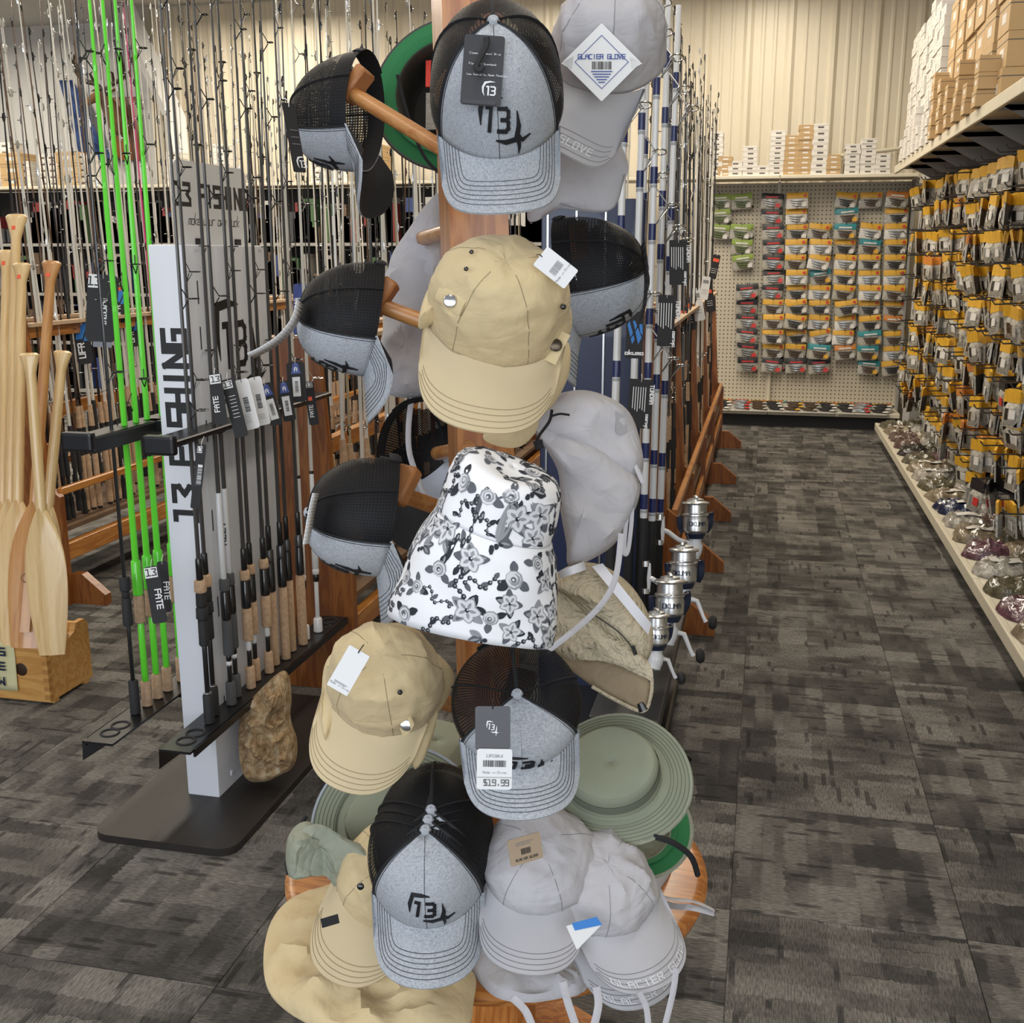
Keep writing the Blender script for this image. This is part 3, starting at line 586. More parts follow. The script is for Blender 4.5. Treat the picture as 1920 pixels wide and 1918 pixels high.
pb = boxproto(.15, .2, .062, BXW, 'stored_box'); pc = boxproto(.24, .3, .11, BXB, 'stored_carton')
for i, (px, n, q, h) in enumerate([(20, 7, pb, .063), (34, 3, pc, .112), (52, 4, pb, .063), (90, 5, pb, .063), (106, 5, pb, .063), (140, 3, pc, .112), (160, 5, pb, .063), (330, 5, pb, .063), (420, 6, pb, .063), (600, 5, pb, .063), (640, 4, pb, .063), (700, 3, pc, .112)]):
    p = on(px + 4, 330, 'Y', 10.42); stack(q, n, p.x, 10.42, 2.216, h, f'box in {n}-high stack, {ordi(i + 1)} from left above the dark shelving', f'stored boxes stack {i + 1}')
for p_ in (pb, pc):
    for k in list(p_.children): bpy.data.objects.remove(k)
    bpy.data.objects.remove(p_)
struct(MB().tube([on(1548, 297, 'Y', 10.9), on(1560, 294, 'Y', 10.9), on(1640, 284, 'Y', 10.9), on(1706, 276, 'Y', 10.9)], .018, 8).build('trim_3', SHELF))
# blue cloth banners and mounted deer on the far left wall
NAVYC = mat('navy_cloth', (.02, .05, .16), .7, var=.6, vs=9)
for px, y0, y1, w, lb in ((130, 150, 292, .14, 'long navy and white cloth hanging on the far left wall'), (165, 250, 300, .10, 'short navy cloth hanging on the far left wall')):
    c = on(px, (y0 + y1) / 2, 'Y', 11.45); zt = on(px, y0, 'Y', 11.45).z; zb = on(px, y1, 'Y', 11.45).z; b = MB()
    b.grid(lambda u, v: (c.x + (u - .5) * w * (1.2 + 1.1 * v) + .25 * v, 11.45 - .03 * math.sin(u * 12) * (.4 + v), zt + (zb - zt) * v), 14, 8); tag(b.build('cloth_banner', NAVYC, solid=.006), lb, 'cloth')
HIDE = mat('deer_hide', (.20, .105, .045), .8, var=.3, vs=12, bump=.3, bs=90); ANT = mat('antler', (.05, .032, .02), .6)
dc = on(218, 190, 'Y', 11.5); D = thing('mounted_deer_head', 'mounted deer head with dark antlers high on the far left wall', 'deer mount', dc)
b = MB(); k = .72
b.tube([dc + V(p) * k for p in ((.05, .08, -.42), (.06, -.10, -.30), (.02, -.22, -.12), (-.02, -.30, .03), (-.05, -.42, .03), (-.09, -.56, -.06), (-.12, -.64, -.12))], [.20 * k, .17 * k, .13 * k, .105 * k, .085 * k, .055 * k, .035 * k], 12); b.build('head', HIDE, D, True, sub=1)
for s in (-1, 1):
    b = MB(); b.tube([dc + V(p) * k for p in ((s * .08, -.28, .10), (s * .17, -.27, .13), (s * .26, -.24, .12))], [.03 * k, .045 * k, .006], 8, flat=.4); b.build('ear', HIDE, D, True)
    b = MB(); P = [dc + V(p) * k for p in ((s * .04, -.30, .13), (s * .16, -.28, .22), (s * .33, -.32, .27), (s * .40, -.40, .42), (s * .36, -.45, .62))]; b.tube(smooth_open(P, 4), [.026] * 8 + [.02] * 5 + [.012] * 3 + [.004], 6)
    for i, dz in ((1, .16), (2, .24), (3, .22)): b.tube([P[i], P[i] + V((s * .02, -.05, dz * .6)), P[i] + V((-s * .02, -.06, dz * k))], [.02, .014, .004], 5)
    b.build('antler', ANT, D, True)
    MB().tube([dc + V((s * .075, -.37, .06)) * k, dc + V((s * .085, -.385, .06)) * k], [.02, .005], 6).build('eye', BLKG, D, True)
MB().box(dc.x - .12, dc.x + .26, 11.54, 11.58, dc.z - .62, dc.z + .05, 0, None, .02).build('plaque', OAKV, D, True)
MB().tube([on(238, 6, 'Y', 11.0), on(236, 4, 'Y', 10.8)], [.07, .05], 10).build('security_camera', WHT)
tag(bpy.data.objects['security_camera'], 'small white dome camera under the ceiling by the corner post', 'camera')
# ================================================================ white rod tower
WPNT = mat('white_powder_coat', (.70, .72, .76), .4); BASE = mat('dark_base_board', (.022, .018, .016), .45, var=.1, vs=20, bump=.05, bs=200); BPL = mat('black_plastic', (.008, .008, .009), .35)
T = thing('rod_display_tower', 'white rod display tower on a flat dark base board, lettered up its front', 'display stand', (-1.51, 2.85, 0))
TX0, TX1, TY0, TY1 = -1.565, -1.465, 2.62, 3.12
o = MB().box(TX0, TX1, TY0, TY1, .02, 1.572, 0, None, .006).build('column', WPNT, T, True)
Mxy = TR(-1.505, 2.87, 0)
MB().prism(rrect(.42, 1.02, .05), .0, .022, Mxy).build('base_board', BASE, T, True)
fr = plane((-1.515, TY0, .845), (0, 0, 1), (-1, 0, 0))
for wd_, x_ in (('13', 0), ('FISHING', .062 * .84 * 3)): decal('front_lettering', [[V((p.x, p.y - .038)) for p in q] for q in text(wd_, .062, x_, 0, .25, .62, .22, seg=.2)], fr, .0008, INKB, o, True)
sd = plane((TX1, 2.89, 1.30), (0, 1, 0), (0, 0, 1))
decal('side_emblem', xf(LOGO, .115), sd, .0008, INKB, o, True)
decal('side_slots', rects([(-.21, -.204, z, z + .06) for z in (-1.05, -.75, -.5, -.25, 0, .12)] + [(.10, .105, z, z + .06) for z in (-.9, -.6, -.3, -.05)]), sd, .0007, mat('slot_dark', (.05, .05, .055), .6), o, True)
MB().lathe([(0, .004), (.008, .003), (.010, 0)], 10, TR(TX1, 2.70, .06) @ rot('Y', 90)).build('cap_nut', WPNT, o, True)
sg = MB().prism(rrect(.42, .218, .028), -.004, .004, Matrix(((0, 0, 1, -1.53), (1, 0, 0, 2.915), (0, 1, 0, 1.682), (0, 0, 0, 1)))).build('sign_board', mat('sign_white', (.66, .665, .66), .35), T, True, False)
sp = plane((-1.526, 2.915, 1.69), (0, 1, 0), (0, 0, 1))
for wd_, x_ in (('13', -.208 + .006), ('FISHING', -.202 + .052 * .8 * 3)): decal('sign_lettering', text(wd_, .052, x_, -.012, .22, .58, .22, seg=.2), sp, .0006, INKB, sg, True)
decal('sign_script', text('make your own luck', .030, 0, -.064, .07, .42, .13, 'c', .25, seg=.2), sp, .0006, INKB, sg, True)
for yy in (2.80, 3.03): MB().box(-1.535, -1.52, yy, yy + .03, 1.572, 1.59).build('sign_clip', BPL, T, True, False)
for sgn, X in ((1, -1.44), (-1, -1.665)):
    xi = TX1 if sgn > 0 else TX0
    b = MB().box(X - .045, X + .045, 2.36, 3.47, .285, .292); b.box(X + sgn * .045 - .003, X + sgn * .045 + .003, 2.38, 3.47, .27, .292); b.add([V(q) for q in ((X - .045, 2.36, .285), (X + .045, 2.36, .285), (X - .045, 2.62, .285), (X - .048, 2.36, .235), (X - .048, 2.62, .22))], [(0, 2, 4, 3)])
    tr = b.build('rod_tray', BPL, T, True, False)
    MB().box(min(X, xi), max(X, xi), 2.75, 2.79, .26, .285).build('tray_bracket', BPL, T, True, False)
    for yy in (2.42, 2.47, 3.36, 3.42): MB().tube([(X + .024 * math.cos(a), yy + .024 * math.sin(a), .293) for a in [q * math.pi / 8 for q in range(17)]], .003, 5).build('rod_hole', EVA, tr, True)
    b = MB().box(X - .035, X + .04, 2.40, 3.42, 1.085, 1.10, 0, None, .003); b.box(X - .04, X + .045, 2.385, 2.41, 1.065, 1.115, 0, None, .008); b.box(X - sgn * .035 - .004, X - sgn * .035 + .004, 2.40, 3.42, 1.06, 1.10)
    hb = b.build('rod_holder_bar', BPL, T, True, False)
    MB().box(min(X, xi), max(X, xi), 2.70, 2.74, 1.07, 1.10).build('holder_bracket', BPL, T, True, False)
# ---------------------------------------------------------------- rods held by the tower
GREEN = mat('lime_green_blank', (.13, .75, .035), .3, coat=.4); GUN = mat('gunmetal', (.11, .11, .115), .3, .8)
SEG = {
 'blackseat': ([(0, .085, .0145, EVA), (.085, .09, .012, STEEL), (.09, .225, .0072, BLKG), (.225, .30, .0135, EVA), (.30, .335, .0165, EVA), (.335, .375, .0145, EVA), (.375, .41, .0165, CORK), (.41, .47, .0095, BLKG)], 'graphite', .0058),
 'greyfoam': ([(0, .07, .0145, GEVA), (.07, .12, .007, BLKG), (.12, .132, .009, WHT), (.132, .15, .008, BLKG), (.15, .255, .0145, GEVA), (.255, .34, .0135, BLKG), (.34, .375, .0145, GEVA), (.375, .62, .0085, WHT)], 'graphite', .006),
 'corksplit': ([(0, .07, .0145, CORK), (.07, .12, .0072, BLKG), (.12, .15, .009, WHT), (.15, .25, .0155, CORK), (.25, .335, .0145, BLKG), (.335, .365, .0155, CORK), (.365, .43, .009, BLKG)], 'graphite', .0062),
 'longcork': ([(0, .24, .0155, CORK), (.24, .335, .0145, BLKG), (.335, .375, .0135, GUN), (.375, .45, .009, BLKG)], 'graphite', .0062),
 'white': ([(0, .05, .0155, WHT), (.05, .18, .0075, WHT), (.18, .205, .011, BLKG), (.205, .225, .012, WHT), (.225, .33, .0115, WHT), (.33, .55, .0075, WHT), (.55, .56, .008, BLKG)], 'pale', .0062),
 'blackfoam': ([(0, .10, .0145, EVA), (.10, .26, .0062, BLKG), (.26, .34, .014, EVA), (.34, .36, .011, EVA), (.36, .40, .0155, EVA)], 'black', .0055),
 'green': ([(0, .075, .015, CORK), (.075, .25, .0095, GREEN), (.25, .33, .0145, CORK), (.33, .43, .0145, GREEN)], None, .0092)}
def towerrod(px, py, X, Z, kind, L, label, grip='grip', guide0=.95, ngd=6, hd=0):
    p = on(px, py, 'Z', Z); p.x = X; segs, bk, r = SEG[kind]
    t = thing('fishing_rod', label, 'fishing rod', TR(*p) @ rot('Z', hd), 'rods held by the white tower')
    for z0, z1, rr, m in segs: MB().tube([(0, 0, z0), (0, 0, z0 + .003), (0, 0, z1 - .003), (0, 0, z1)], [rr * .82, rr, rr * .95, rr * .8], 10).build({CORK: 'cork_grip', EVA: 'foam_grip', GEVA: 'foam_grip', WHT: 'white_section', GREEN: 'green_section', STEEL: 'ring', GUN: 'lock_nut', BLKG: 'reel_seat'}.get(m, 'section'), m, t)
    zt = segs[-1][1]; bm_ = GREEN if bk is None else BLANKS[bk]
    bl = MB().tube([(0, 0, zt - .005), (0, 0, zt + (L - zt) * .5), (0, 0, L)], [r, r * .75, r * .3], 8).build('blank', bm_, t)
    for i in range(ngd):
        z = guide0 + (L - guide0 - .02) * (1 - (1 - i / max(1, ngd - 1)) ** 1.3); q = .017 * (1 - i / (ngd + 2)); rr = r * (1 - .6 * z / L); b = MB()
        b.tube([(0, 0, z - .026), (0, 0, z - .012)], rr * 1.2, 6, 1)
        c = V((rr + q + .012, 0, z + .004)); b.tube([(rr, 0, z - .022), (rr + .014, -q * .4, z)], .0014, 4); b.tube([(rr, 0, z - .022), (rr + .014, q * .4, z)], .0014, 4); b.tube([(rr, 0, z + .028), (rr + .014, 0, z + .004)], .0014, 4)
        b.tube([c + V((q * math.cos(a), q * math.sin(a), 0)) for a in [k * math.pi / 5 for k in range(11)]], .0016, 4, 0, False); b.build('line_guide', [BLKG if kind != 'white' else STEEL, bm_], t)
    return t
R_ = [(390, 1355, 'blackseat', 'nearest rod on the right tray, black grips with one cork ring'), (408, 1341, 'blackseat', 'second rod on the right tray, black grips with one cork ring'), (428, 1320, 'greyfoam', 'rod with grey foam grips and white lower blank, nearer of two'), (447, 1306, 'greyfoam', 'rod with grey foam grips and lettered white lower blank, farther of two'),
      (461, 1289, 'corksplit', 'nearest of three rods with split cork grips'), (478, 1275, 'corksplit', 'middle of three rods with split cork grips'), (492, 1260, 'corksplit', 'farthest of three rods with split cork grips'), (513, 1246, 'longcork', 'nearest of four rods with long cork handles'), (523, 1234, 'longcork', 'second of four rods with long cork handles'),
      (545, 1220, 'longcork', 'third of four rods with long cork handles'), (556, 1207, 'longcork', 'farthest of four rods with long cork handles'), (566, 1198, 'white', 'nearer of two white rods with white butts on the tower'), (580, 1183, 'white', 'farther of two white rods with white butts on the tower')]
RODS = []
for i, (x, y, kd, lb) in enumerate(R_): RODS.append(towerrod(x, y, -1.44 + .006 * (-1) ** i, .293, kd, 2.0 + .05 * (i % 3), lb, hd=30 + 40 * (i % 3), guide0=.86 + .07 * (i % 3)))
for i, (x, y, lb) in enumerate([(270, 1322, 'nearest lime green rod on the left tray'), (294, 1308, 'second lime green rod on the left tray'), (311, 1294, 'third lime green rod on the left tray'), (330, 1275, 'farthest lime green rod, half hidden by the white column')]): RODS.append(towerrod(x, y, -1.665, .293, 'green', 2.15, lb, hd=200 + 50 * i, guide0=.8 + .06 * i))
RODS.append(towerrod(249, 1337, -1.667, .293, 'blackfoam', 2.1, 'slim black rod at the near end of the left tray', hd=60))
q = RODS[3]; decal('blank_lettering', xf(text('RELY', .011, 0, 0, .2, .7, .3, seg=.2), 1.6, 0, 0, 90), plane((0, 0, .46), (.9, -.43, 0), (0, 0, 1)), .0088, INKB, q)
# hang tags on the rods
TGB = mat('tag_black', (.009, .009, .010), .7); TGW = mat('tag_white', (.66, .66, .65), .5); TGN = mat('tag_navy', (.03, .06, .25), .45); TGO = mat('tag_orange', (.75, .10, .03), .5); TGBL = mat('tag_blue', (.02, .17, .50), .45); INKW = mat('ink_white', (.70, .70, .70), .5); INKG = mat('ink_grey', (.20, .20, .21), .5)
def hangtag(parent, px, py, D, w, h, ang, m, items=(), tilt=0, name='hang_tag', r=.2, string=True, own=None):
    """a card hanging at pixel px,py; w,h in pixels at depth D; items: (quads in card units where height=1, material)"""
    s = D / FPX; c = at(px, py, D); M = frame(c, -FW, UP) @ rot('Z', ang) @ rot('Y', tilt); b = MB(); b.prism(rrect(w * s, h * s, r * w * s), -.0006, .0006, M)
    o = b.build(name, m, parent, parent is not None); pl = plane(M.translation, M.col[0].to_3d(), M.col[1].to_3d())
    par = o
    for k, (Q, mm) in enumerate(items): decal('print', xf(Q, h * s), pl, .0012 + .0002 * k, mm, par, True)
    if string: MB().tube([M @ V((0, h * s * .44, .001)), M @ V((0, h * s * .52, .004)), M @ V((0, h * s * .62, -.012))], .0007, 4).build('tag_string', TGB if m is not TGB else INKW, par, True)
    return o
lines = rects([(-.12, .12, y_, y_ + .012) for y_ in (-.1, -.05, 0, .05, .1, .15)])
bar90 = xf(barcode(-.15, -.05, .3, .1), 1, 0, 0, 90)
hangtag(RODS[2], 409, 748, 2.78, 24, 96, 8, TGB, [(rects([(-.11, .10, .30, .48)]), TGW), (xf(text('13', .10, 0, 0, .2, align='c'), 1, 0, .34), INKB), (xf(text('FATE', .09, 0, 0, .2, align='c'), 1, 0, -.1, 90), INKW)])
hangtag(RODS[3], 440, 765, 2.80, 26, 112, 14, TGB, [(rects([(-.10, .06, .34, .47)]), TGW), (xf(text('13', .08, 0, 0, .2, align='c'), 1, -.02, .37), INKB), (rects([(-.05, .06, y_, y_ + .008) for y_ in (.2, .14, .08, .02, -.04, -.1, -.16)]), INKW)])
hangtag(RODS[4], 463, 758, 2.84, 28, 96, 14, TGW, [(bar90, INKB), (rects([(-.10, .02, -.2 - .04 * k, -.193 - .04 * k) for k in range(5)]), INKG)])
hangtag(RODS[5], 486, 752, 2.9, 26, 92, 12, TGW, [(bar90, INKB), (rects([(-.08, .06, -.28 - .04 * k, -.273 - .04 * k) for k in range(3)]), INKG)])
for k, (px, py, w, h, a, rd) in enumerate([(508, 758, 24, 82, 17, 7), (537, 752, 24, 76, 10, 9), (556, 716, 34, 76, 4, 10)]):
    hangtag(RODS[rd], px, py, 3.02 + .08 * k, w, h, a, TGB, [(rects([(-.10, .09, -.36, .12)]), TGW), (xf(barcode(-.14, -.04, .28, .08, k), 1, -.0, -.12, 90), INKB), ([[V((-.12, .2)), V((.12, .2)), V((.06, .46)), V((-.06, .46))]], TGN), (xf(text('A', .1, 0, 0, .2, align='c'), 1, 0, .26), INKW)])
hangtag(RODS[12], 584, 756, 3.3, 18, 82, 8, TGB, [(rects([(-.08, .08, .36, .48)]), TGW), (xf(text('13', .08, 0, 0, .2, align='c'), 1, 0, .38), INKB), (rects([(-.06, .03, .06, .15)]), TGO), (xf(text('FATE', .08, 0, 0, .2, align='c'), 1, .02, -.18, 90), INKW)])
hangtag(RODS[0], 372, 893, 2.70, 18, 122, -6, TGB, [(rects([(-.06, .02, .36, .46)]), TGW), (xf(text('13', .06, 0, 0, .2, align='c'), 1, -.02, .38), INKB), (rects([(-.02, .05, -.12, .18)]), TGW), (bar90, INKB)])
hangtag(RODS[17], 191, 578, 2.95, 58, 126, -3, TGB, [(rects([(-.22, -.05, .30, .5)]), TGW), (xf(text('13', .12, 0, 0, .18, align='c'), 1, -.135, .34), INKB), (xf(text('BLACKOUT', .055, 0, 0, .2, align='c'), 1, .02, -.05, -90), INKW), (rects([(-.10, .18, -.58, -.50)]), GUN)])
hangtag(RODS[15], 292, 1115, 2.72, 28, 108, 9, TGB, [(rects([(-.13, .09, .30, .48)]), TGW), (xf(text('13', .11, 0, 0, .2, align='c'), 1, -.02, .34), INKB), (xf(text('FATE', .10, 0, 0, .2, align='c'), 1, .0, -.08, -90), INKW)], 0)
hangtag(RODS[16], 308, 1100, 2.80, 20, 96, 5, TGB, [(xf(text('FATE', .10, 0, 0, .2, align='c'), 1, .0, -.08, -90), INKW)], 0)
def nearrod(px, py, lo, hi):                                        # the rack rod a swing tag hangs from
    best = None
    for o_ in RACKRODS:
        M_ = o_.matrix_basis; z_ = (on(px, py, 'Y', M_.translation.y).z - M_.translation.z)
        if not .2 < z_ < 1.6: continue
        q_ = M_ @ V((0, 0, z_)); d_ = q_ - EYE; dz = d_.dot(FW)
        if lo < dz < hi:
            e_ = abs(CXP + FPX * d_.dot(RT) / dz - px)
            if best is None or e_ < best[0]: best = (e_, o_, dz)
    return best[1], best[2] - .022
def loosetag(px, py, D, w, h, a, m, items, label):
    o_, D = nearrod(px, py, D - .8, D + 1.2); return hangtag(o_, px, py, D, w, h, a, m, items, string=True)
for px, py, w, h, a, lb in [(155, 640, 30, 86, 8, 'black and blue rod tag with white lettering, hanging behind the paddles'), (224, 570, 22, 70, 0, 'dark rod tag hanging just behind the nearest green rod'), (249, 620, 20, 60, 6, 'black and blue rod tag with an orange sticker between green rods')]:
    loosetag(px, py, 4.4, w, h, a, TGB, [([[V((-.14, .05)), V((.0, .05)), V((.16, .40)), V((-.1, .38))], [V((.02, .0)), V((.12, .0)), V((.16, .3))] + [V((.10, .2))]], TGBL), (xf(text('UFR', .13, 0, 0, .2, align='c'), 1, .02, -.2, 90), INKW), (rects([(-.04, .05, .36, .46)]), TGO)], lb)
loosetag(562, 580, 4.0, 24, 96, 0, TGN, [(xf(text('OKUMA', .1, 0, 0, .2, align='c'), 1, 0, 0, 90), INKW)], 'navy rod tag with white lettering beside the white tower')
# ================================================================ revolving wooden hat stand
PINE = wood('orange_pine', (.50, .20, .048), (.33, .105, .02), 'z', .3, 5, .5); PINET = wood('orange_pine_top', (.46, .185, .045), (.30, .10, .02), 'x', .3, 6, .5); DOWEL = wood('dowel_wood', (.47, .22, .07), (.36, .14, .035), 'x', .4, 4); BLOCK = mat('peg_block', (.36, .15, .05), .5, var=.15, vs=20)
TZ = .50; HB = on(925, 1600, 'Z', TZ); HT = HB + V((0, 0, 1.72)) + RT * -.042
HS = thing('hat_stand', 'orange pine hat stand with square post, dowel pegs and round base table', 'hat stand', (HB.x, HB.y, 0))
toC = V((-HB.x, -HB.y, 0)).normalized(); nf = (Matrix.Rotation(math.radians(12), 3, 'Z') @ toC); sdv = Z0.cross(nf)
b = MB(); pv = []
for c in (HB, HT):
    for i, j in ((-1, 1), (1, 1), (1, -1), (-1, -1)): pv.append(c + sdv * (i * .046) + nf * (j * .046))
b.add(pv, [(0, 1, 5, 4), (1, 2, 6, 5), (2, 3, 7, 6), (3, 0, 4, 7), (4, 5, 6, 7), (3, 2, 1, 0)]); b.build('post', PINE, HS, True, False)
b = MB(); b.lathe([(0, -.032), (.350, -.032), (.366, -.022), (.371, -.008), (.364, 0), (.352, .003), (0, .003)], 64, TR(HB.x + .01, HB.y - .015, TZ)); b.build('round_table', PINET, HS, True)
b = MB(); b.lathe([(0, 0), (.25, 0), (.26, .03), (.12, .06), (.08, .10), (.07, TZ - .032), (0, TZ - .03)], 40, TR(HB.x, HB.y, 0)); b.build('pedestal', PINE, HS, True)
def peg(px0, py0, px1, py1, D0, D1, block=True, ba=0):
    p0, p1 = at(px0, py0, D0), at(px1, py1, D1); b = MB(); b.tube([p0, p1], .0125, 14); o = b.build('peg', DOWEL, HS, True)
    if block: M = frame(p1, cdir(.25, .95, 0), p1 - p0) @ rot('X', ba); MB().box(-.018, .018, -.014, .010, -.015, .045, 0, M, .004).build('peg_block', BLOCK, o, True)
# ---------------------------------------------------------------- fabrics
def heather():
    t = NT('heather_grey'); v = t.coord('Object'); a = t.noise(t.coord('Object', (1500, 220, 220)), 1, 2); c = t.noise(t.coord('Object', (220, 300, 1500)), 1, 2); e = t.noise(v, 260, 2)
    f = t.math('ADD', t.math('MULTIPLY', a, .5), t.math('MULTIPLY', c, .5)); col = t.ramp(f, [(.34, (.23, .245, .265)), (.5, (.35, .37, .395)), (.64, (.44, .46, .485))]); t.bump(e, .12, .001); return t.out(col, .9)
HEATH = heather()
def meshmat(name, col, dens, fr):
    t = NT(name); uv = t.node('TexCoord').outputs['UV']; sp = t.node('SeparateXYZ'); t.l.new(uv, sp.inputs[0])
    def wv(s, n): return t.math('ABSOLUTE', t.math('SINE', t.math('MULTIPLY', s, n)))
    w = t.math('MAXIMUM', wv(sp.outputs[0], fr[0]), t.math('MULTIPLY', wv(sp.outputs[1], fr[1]), .9)); k = t.math('GREATER_THAN', w, dens)
    tr = t.node('BsdfTransparent'); mx = t.node('MixShader'); o = t.n['Material Output']; t.set(mx.inputs[0], t.math('MULTIPLY_ADD', k, .37, .61)); t.l.new(tr.outputs[0], mx.inputs[1]); t.l.new(t.b.outputs[0], mx.inputs[2]); t.l.new(mx.outputs[0], o.inputs[0])
    t.b.inputs['Specular IOR Level'].default_value = .25; return t.out(col, .6)
MESHB = meshmat('black_mesh', (.004, .004, .005, 1), .70, (260, 120)); MESHW = meshmat('white_mesh', (.72, .72, .76, 1), .45, (110, 60))
BLKF = mat('black_fabric', (.009, .009, .010), .85, bump=.2, bs=300); THREAD = mat('black_thread', (.015, .016, .02), .7)
KHAKI = mat('khaki_fabric', (.56, .44, .245), .8, var=.05, vs=15, bump=.06, bs=500, sheen=.1, wrinkle=.17, ws=8); TAN = mat('tan_fabric', (.47, .40, .275), .8, var=.06, vs=15, bump=.10, bs=120, wrinkle=.5, ws=20); GREYF = mat('grey_fabric', (.43, .415, .425), .75, var=.04, vs=15, bump=.05, bs=500, wrinkle=.19, ws=8); SAGE = mat('sage_fabric', (.225, .245, .175), .85, var=.06, vs=15, bump=.08, bs=500); SAGE2 = mat('sage_light', (.265, .28, .21), .85, var=.06, vs=15, wrinkle=.3, ws=9)
TRIM = mat('grey_trim', (.30, .33, .36), .7); GREENU = mat('green_underbrim', (.012, .15, .045), .8, bump=.1, bs=500); REDT = mat('red_label', (.65, .04, .02), .5); DKOL = mat('dark_olive', (.03, .028, .02), .85)
STIFF = {'khaki_fabric': mat('khaki_brim', (.53, .43, .26), .8, bump=.05, bs=600), 'grey_fabric': mat('grey_brim', (.42, .41, .42), .75, bump=.05, bs=600)}
def crown(a, b, h, k=.72, fwd=.012, wr=0, seed=0, dent=0, kz=1.0):
    def S(th, q):
        t = math.sin(q * math.pi / 2); rho = max(0, math.cos(q * math.pi / 2)) ** k; x = a * rho * math.cos(th); y = b * rho * math.sin(th) + fwd * t; z = h * (t ** kz)
        if wr: n = wr * (.9 * nz((x, y, z), 16, seed) - 1.3 * (abs(nz((x, y, z), 21, seed + 5)) ** .6 - .4) - .5 * (abs(nz((x, y, z), 42, seed + 8)) ** .6 - .4)) * min(1, .35 + 3 * q); d_ = V((x, y * .9, z * .8)).normalized(); x += d_.x * n; y += d_.y * n; z += d_.z * n
        if dent: z -= dent * math.exp(-((x / (a * .5)) ** 2 + (y / (b * .6)) ** 2)) * q
        return V((x, y, z))
    return S
def brimfn(S, phi, L, droop, arch, pw=6, spread=1.05, e0=.004):
    def B(s, r):
        th = math.radians(90 - s * phi); p = S(th, 0); e = L * max(0, 1 - abs(s) ** pw) ** (1 / 2.6) * r; x = p.x * (1 + (spread - 1) * r) ; y = p.y + e
        return V((x, y, e0 - droop * e - arch * p.x * p.x * min(1, (e + .004) / .03)))
    return B
def capfront(S, x, y, a, q0, arc):
    th = math.pi / 2 + x / a; q = q0 + y / arc; p = S(th, q); du = S(th + .01, q) - p; dv = S(th, q + .01) - p; n = -(du.cross(dv)).normalized()
    if n.dot(V((p.x, p.y, .02))) < 0: n = -n
    return p, n
def place(px, py, D, zd, yd, anchor=(0, 0, .06)):
    M = frame((0, 0, 0), cdir(*zd), cdir(*yd)); M.translation = at(px, py, D) - M.to_3x3() @ V(anchor); return M
def trucker(label, M, s=1.0, under=None, logo=True, inside=None, btn=True, hh=.128, bb=.098, L=.080, lq=.36):
    t = thing('trucker_hat', label, 'cap', M, 'grey and black mesh-back caps'); a, b_, h, phi = .086 * s, bb * s, hh * s, 58
    S = crown(a, b_, h); A0, A1 = math.radians(90 - phi), math.radians(90 + phi); q1 = .985
    MB().grid(lambda u, v: S(A0 + (A1 - A0) * u, v * q1), 28, 16, uv=True).build('front_panel', HEATH if not inside else inside, t, solid=.0016)
    b = MB(); b.grid(lambda u, v: S(A1 + (2 * math.pi - (A1 - A0)) * u, v * q1), 44, 18, keep=lambda u, v: not (abs(u - .5) < .11 * math.sqrt(max(0, 1 - (v / .34) ** 2)) if v < .34 else False)); b.build('mesh_back', MESHB, t)
    b = MB()
    for th in (A0, A1): b.tube([S(th, v / 14 * q1) * 1.006 for v in range(15)], .0028, 5, flat=.5)
    for dg in (197, 343, 270): b.tube([S(math.radians(dg), (0 if dg != 270 else .34) + (q1 - (0 if dg != 270 else .34)) * v / 12) * 1.003 for v in range(13)], .0026, 4, flat=.5)
    b.build('seam_tape', BLKF, t)
    b = MB()
    for off in (3.4, 1.3):
        for sg in (-1, 1): b.tube([S(math.radians(90 + sg * (phi - off)), v / 14 * .97) * 1.012 for v in range(15)], .0005, 4)
    b.tube([S(math.radians(90), v / 14 * .98) * 1.008 for v in range(15)], .0005, 3); b.build('panel_stitching', THREAD, t)
    b = MB(); b.grid(lambda u, v: S(2 * math.pi * u, .0) * (.985 if v < .5 else .95) + V((0, 0, .23 * h * v)), 40, 2, cu=True); b.build('sweatband', BLKF, t)
    b = MB(); b.tube([S(math.radians(270 + d), .03) * 1.01 for d in range(-34, 35, 6)], .009, 6, flat=.25, upv=(0, 0, 1)); b.build('snap_strap', BLKF, t)
    B = brimfn(S, phi + 2, L * s, .22, 5.2 / s)
    b = MB(); n = 30; m = 8
    def top(u, v): return B(2 * u - 1, v) + V((0, 0, .0016))
    def bot(u, v): return B(2 * u - 1, v) - V((0, 0, .0016))
    b.grid(top, n, m, mi=0); b.grid(bot, n, m, mi=1, flip=True); b.grid(lambda u, v: top(u, 1) * (1 - v) + bot(u, 1) * v, n, 1, mi=0, flip=True)
    br = b.build('brim', [HEATH, under or BLKF], t)
    b = MB()
    for k in range(6): r_ = .86 - .085 * k; e_ = .90 - .058 * k; b.tube([B(sv / 24 * e_, r_ * max(.02, 1 - abs(sv / 24) ** 14)) + V((0, 0, .0024)) for sv in range(-24, 25)], .00042, 3)
    b.build('brim_stitching', THREAD, br)
    if btn: MB().lathe([(0, .006), (.006, .0045), (.008, 0)], 12, TR(*S(math.radians(90), 1.0))).build('button', HEATH, t)
    b = MB()
    for sg in (-1, 1): c, nn = capfront(S, sg * .045, 0, a, .62, .16 * s); b.lathe([(.0012, .0008), (.0022, .0014), (.0032, 0)], 10, frame(c, nn, (0, 0, 1)))
    b.build('eyelets', HEATH, t)
    if logo: decal('embroidered_emblem', xf(LOGO, .026 * s, .002, 0, -6), lambda x, y: capfront(S, x, y, a, lq, .165 * s), .0030, mat('embroidery', (.006, .006, .008), .6), t, thick=.003)
    return t, S, B
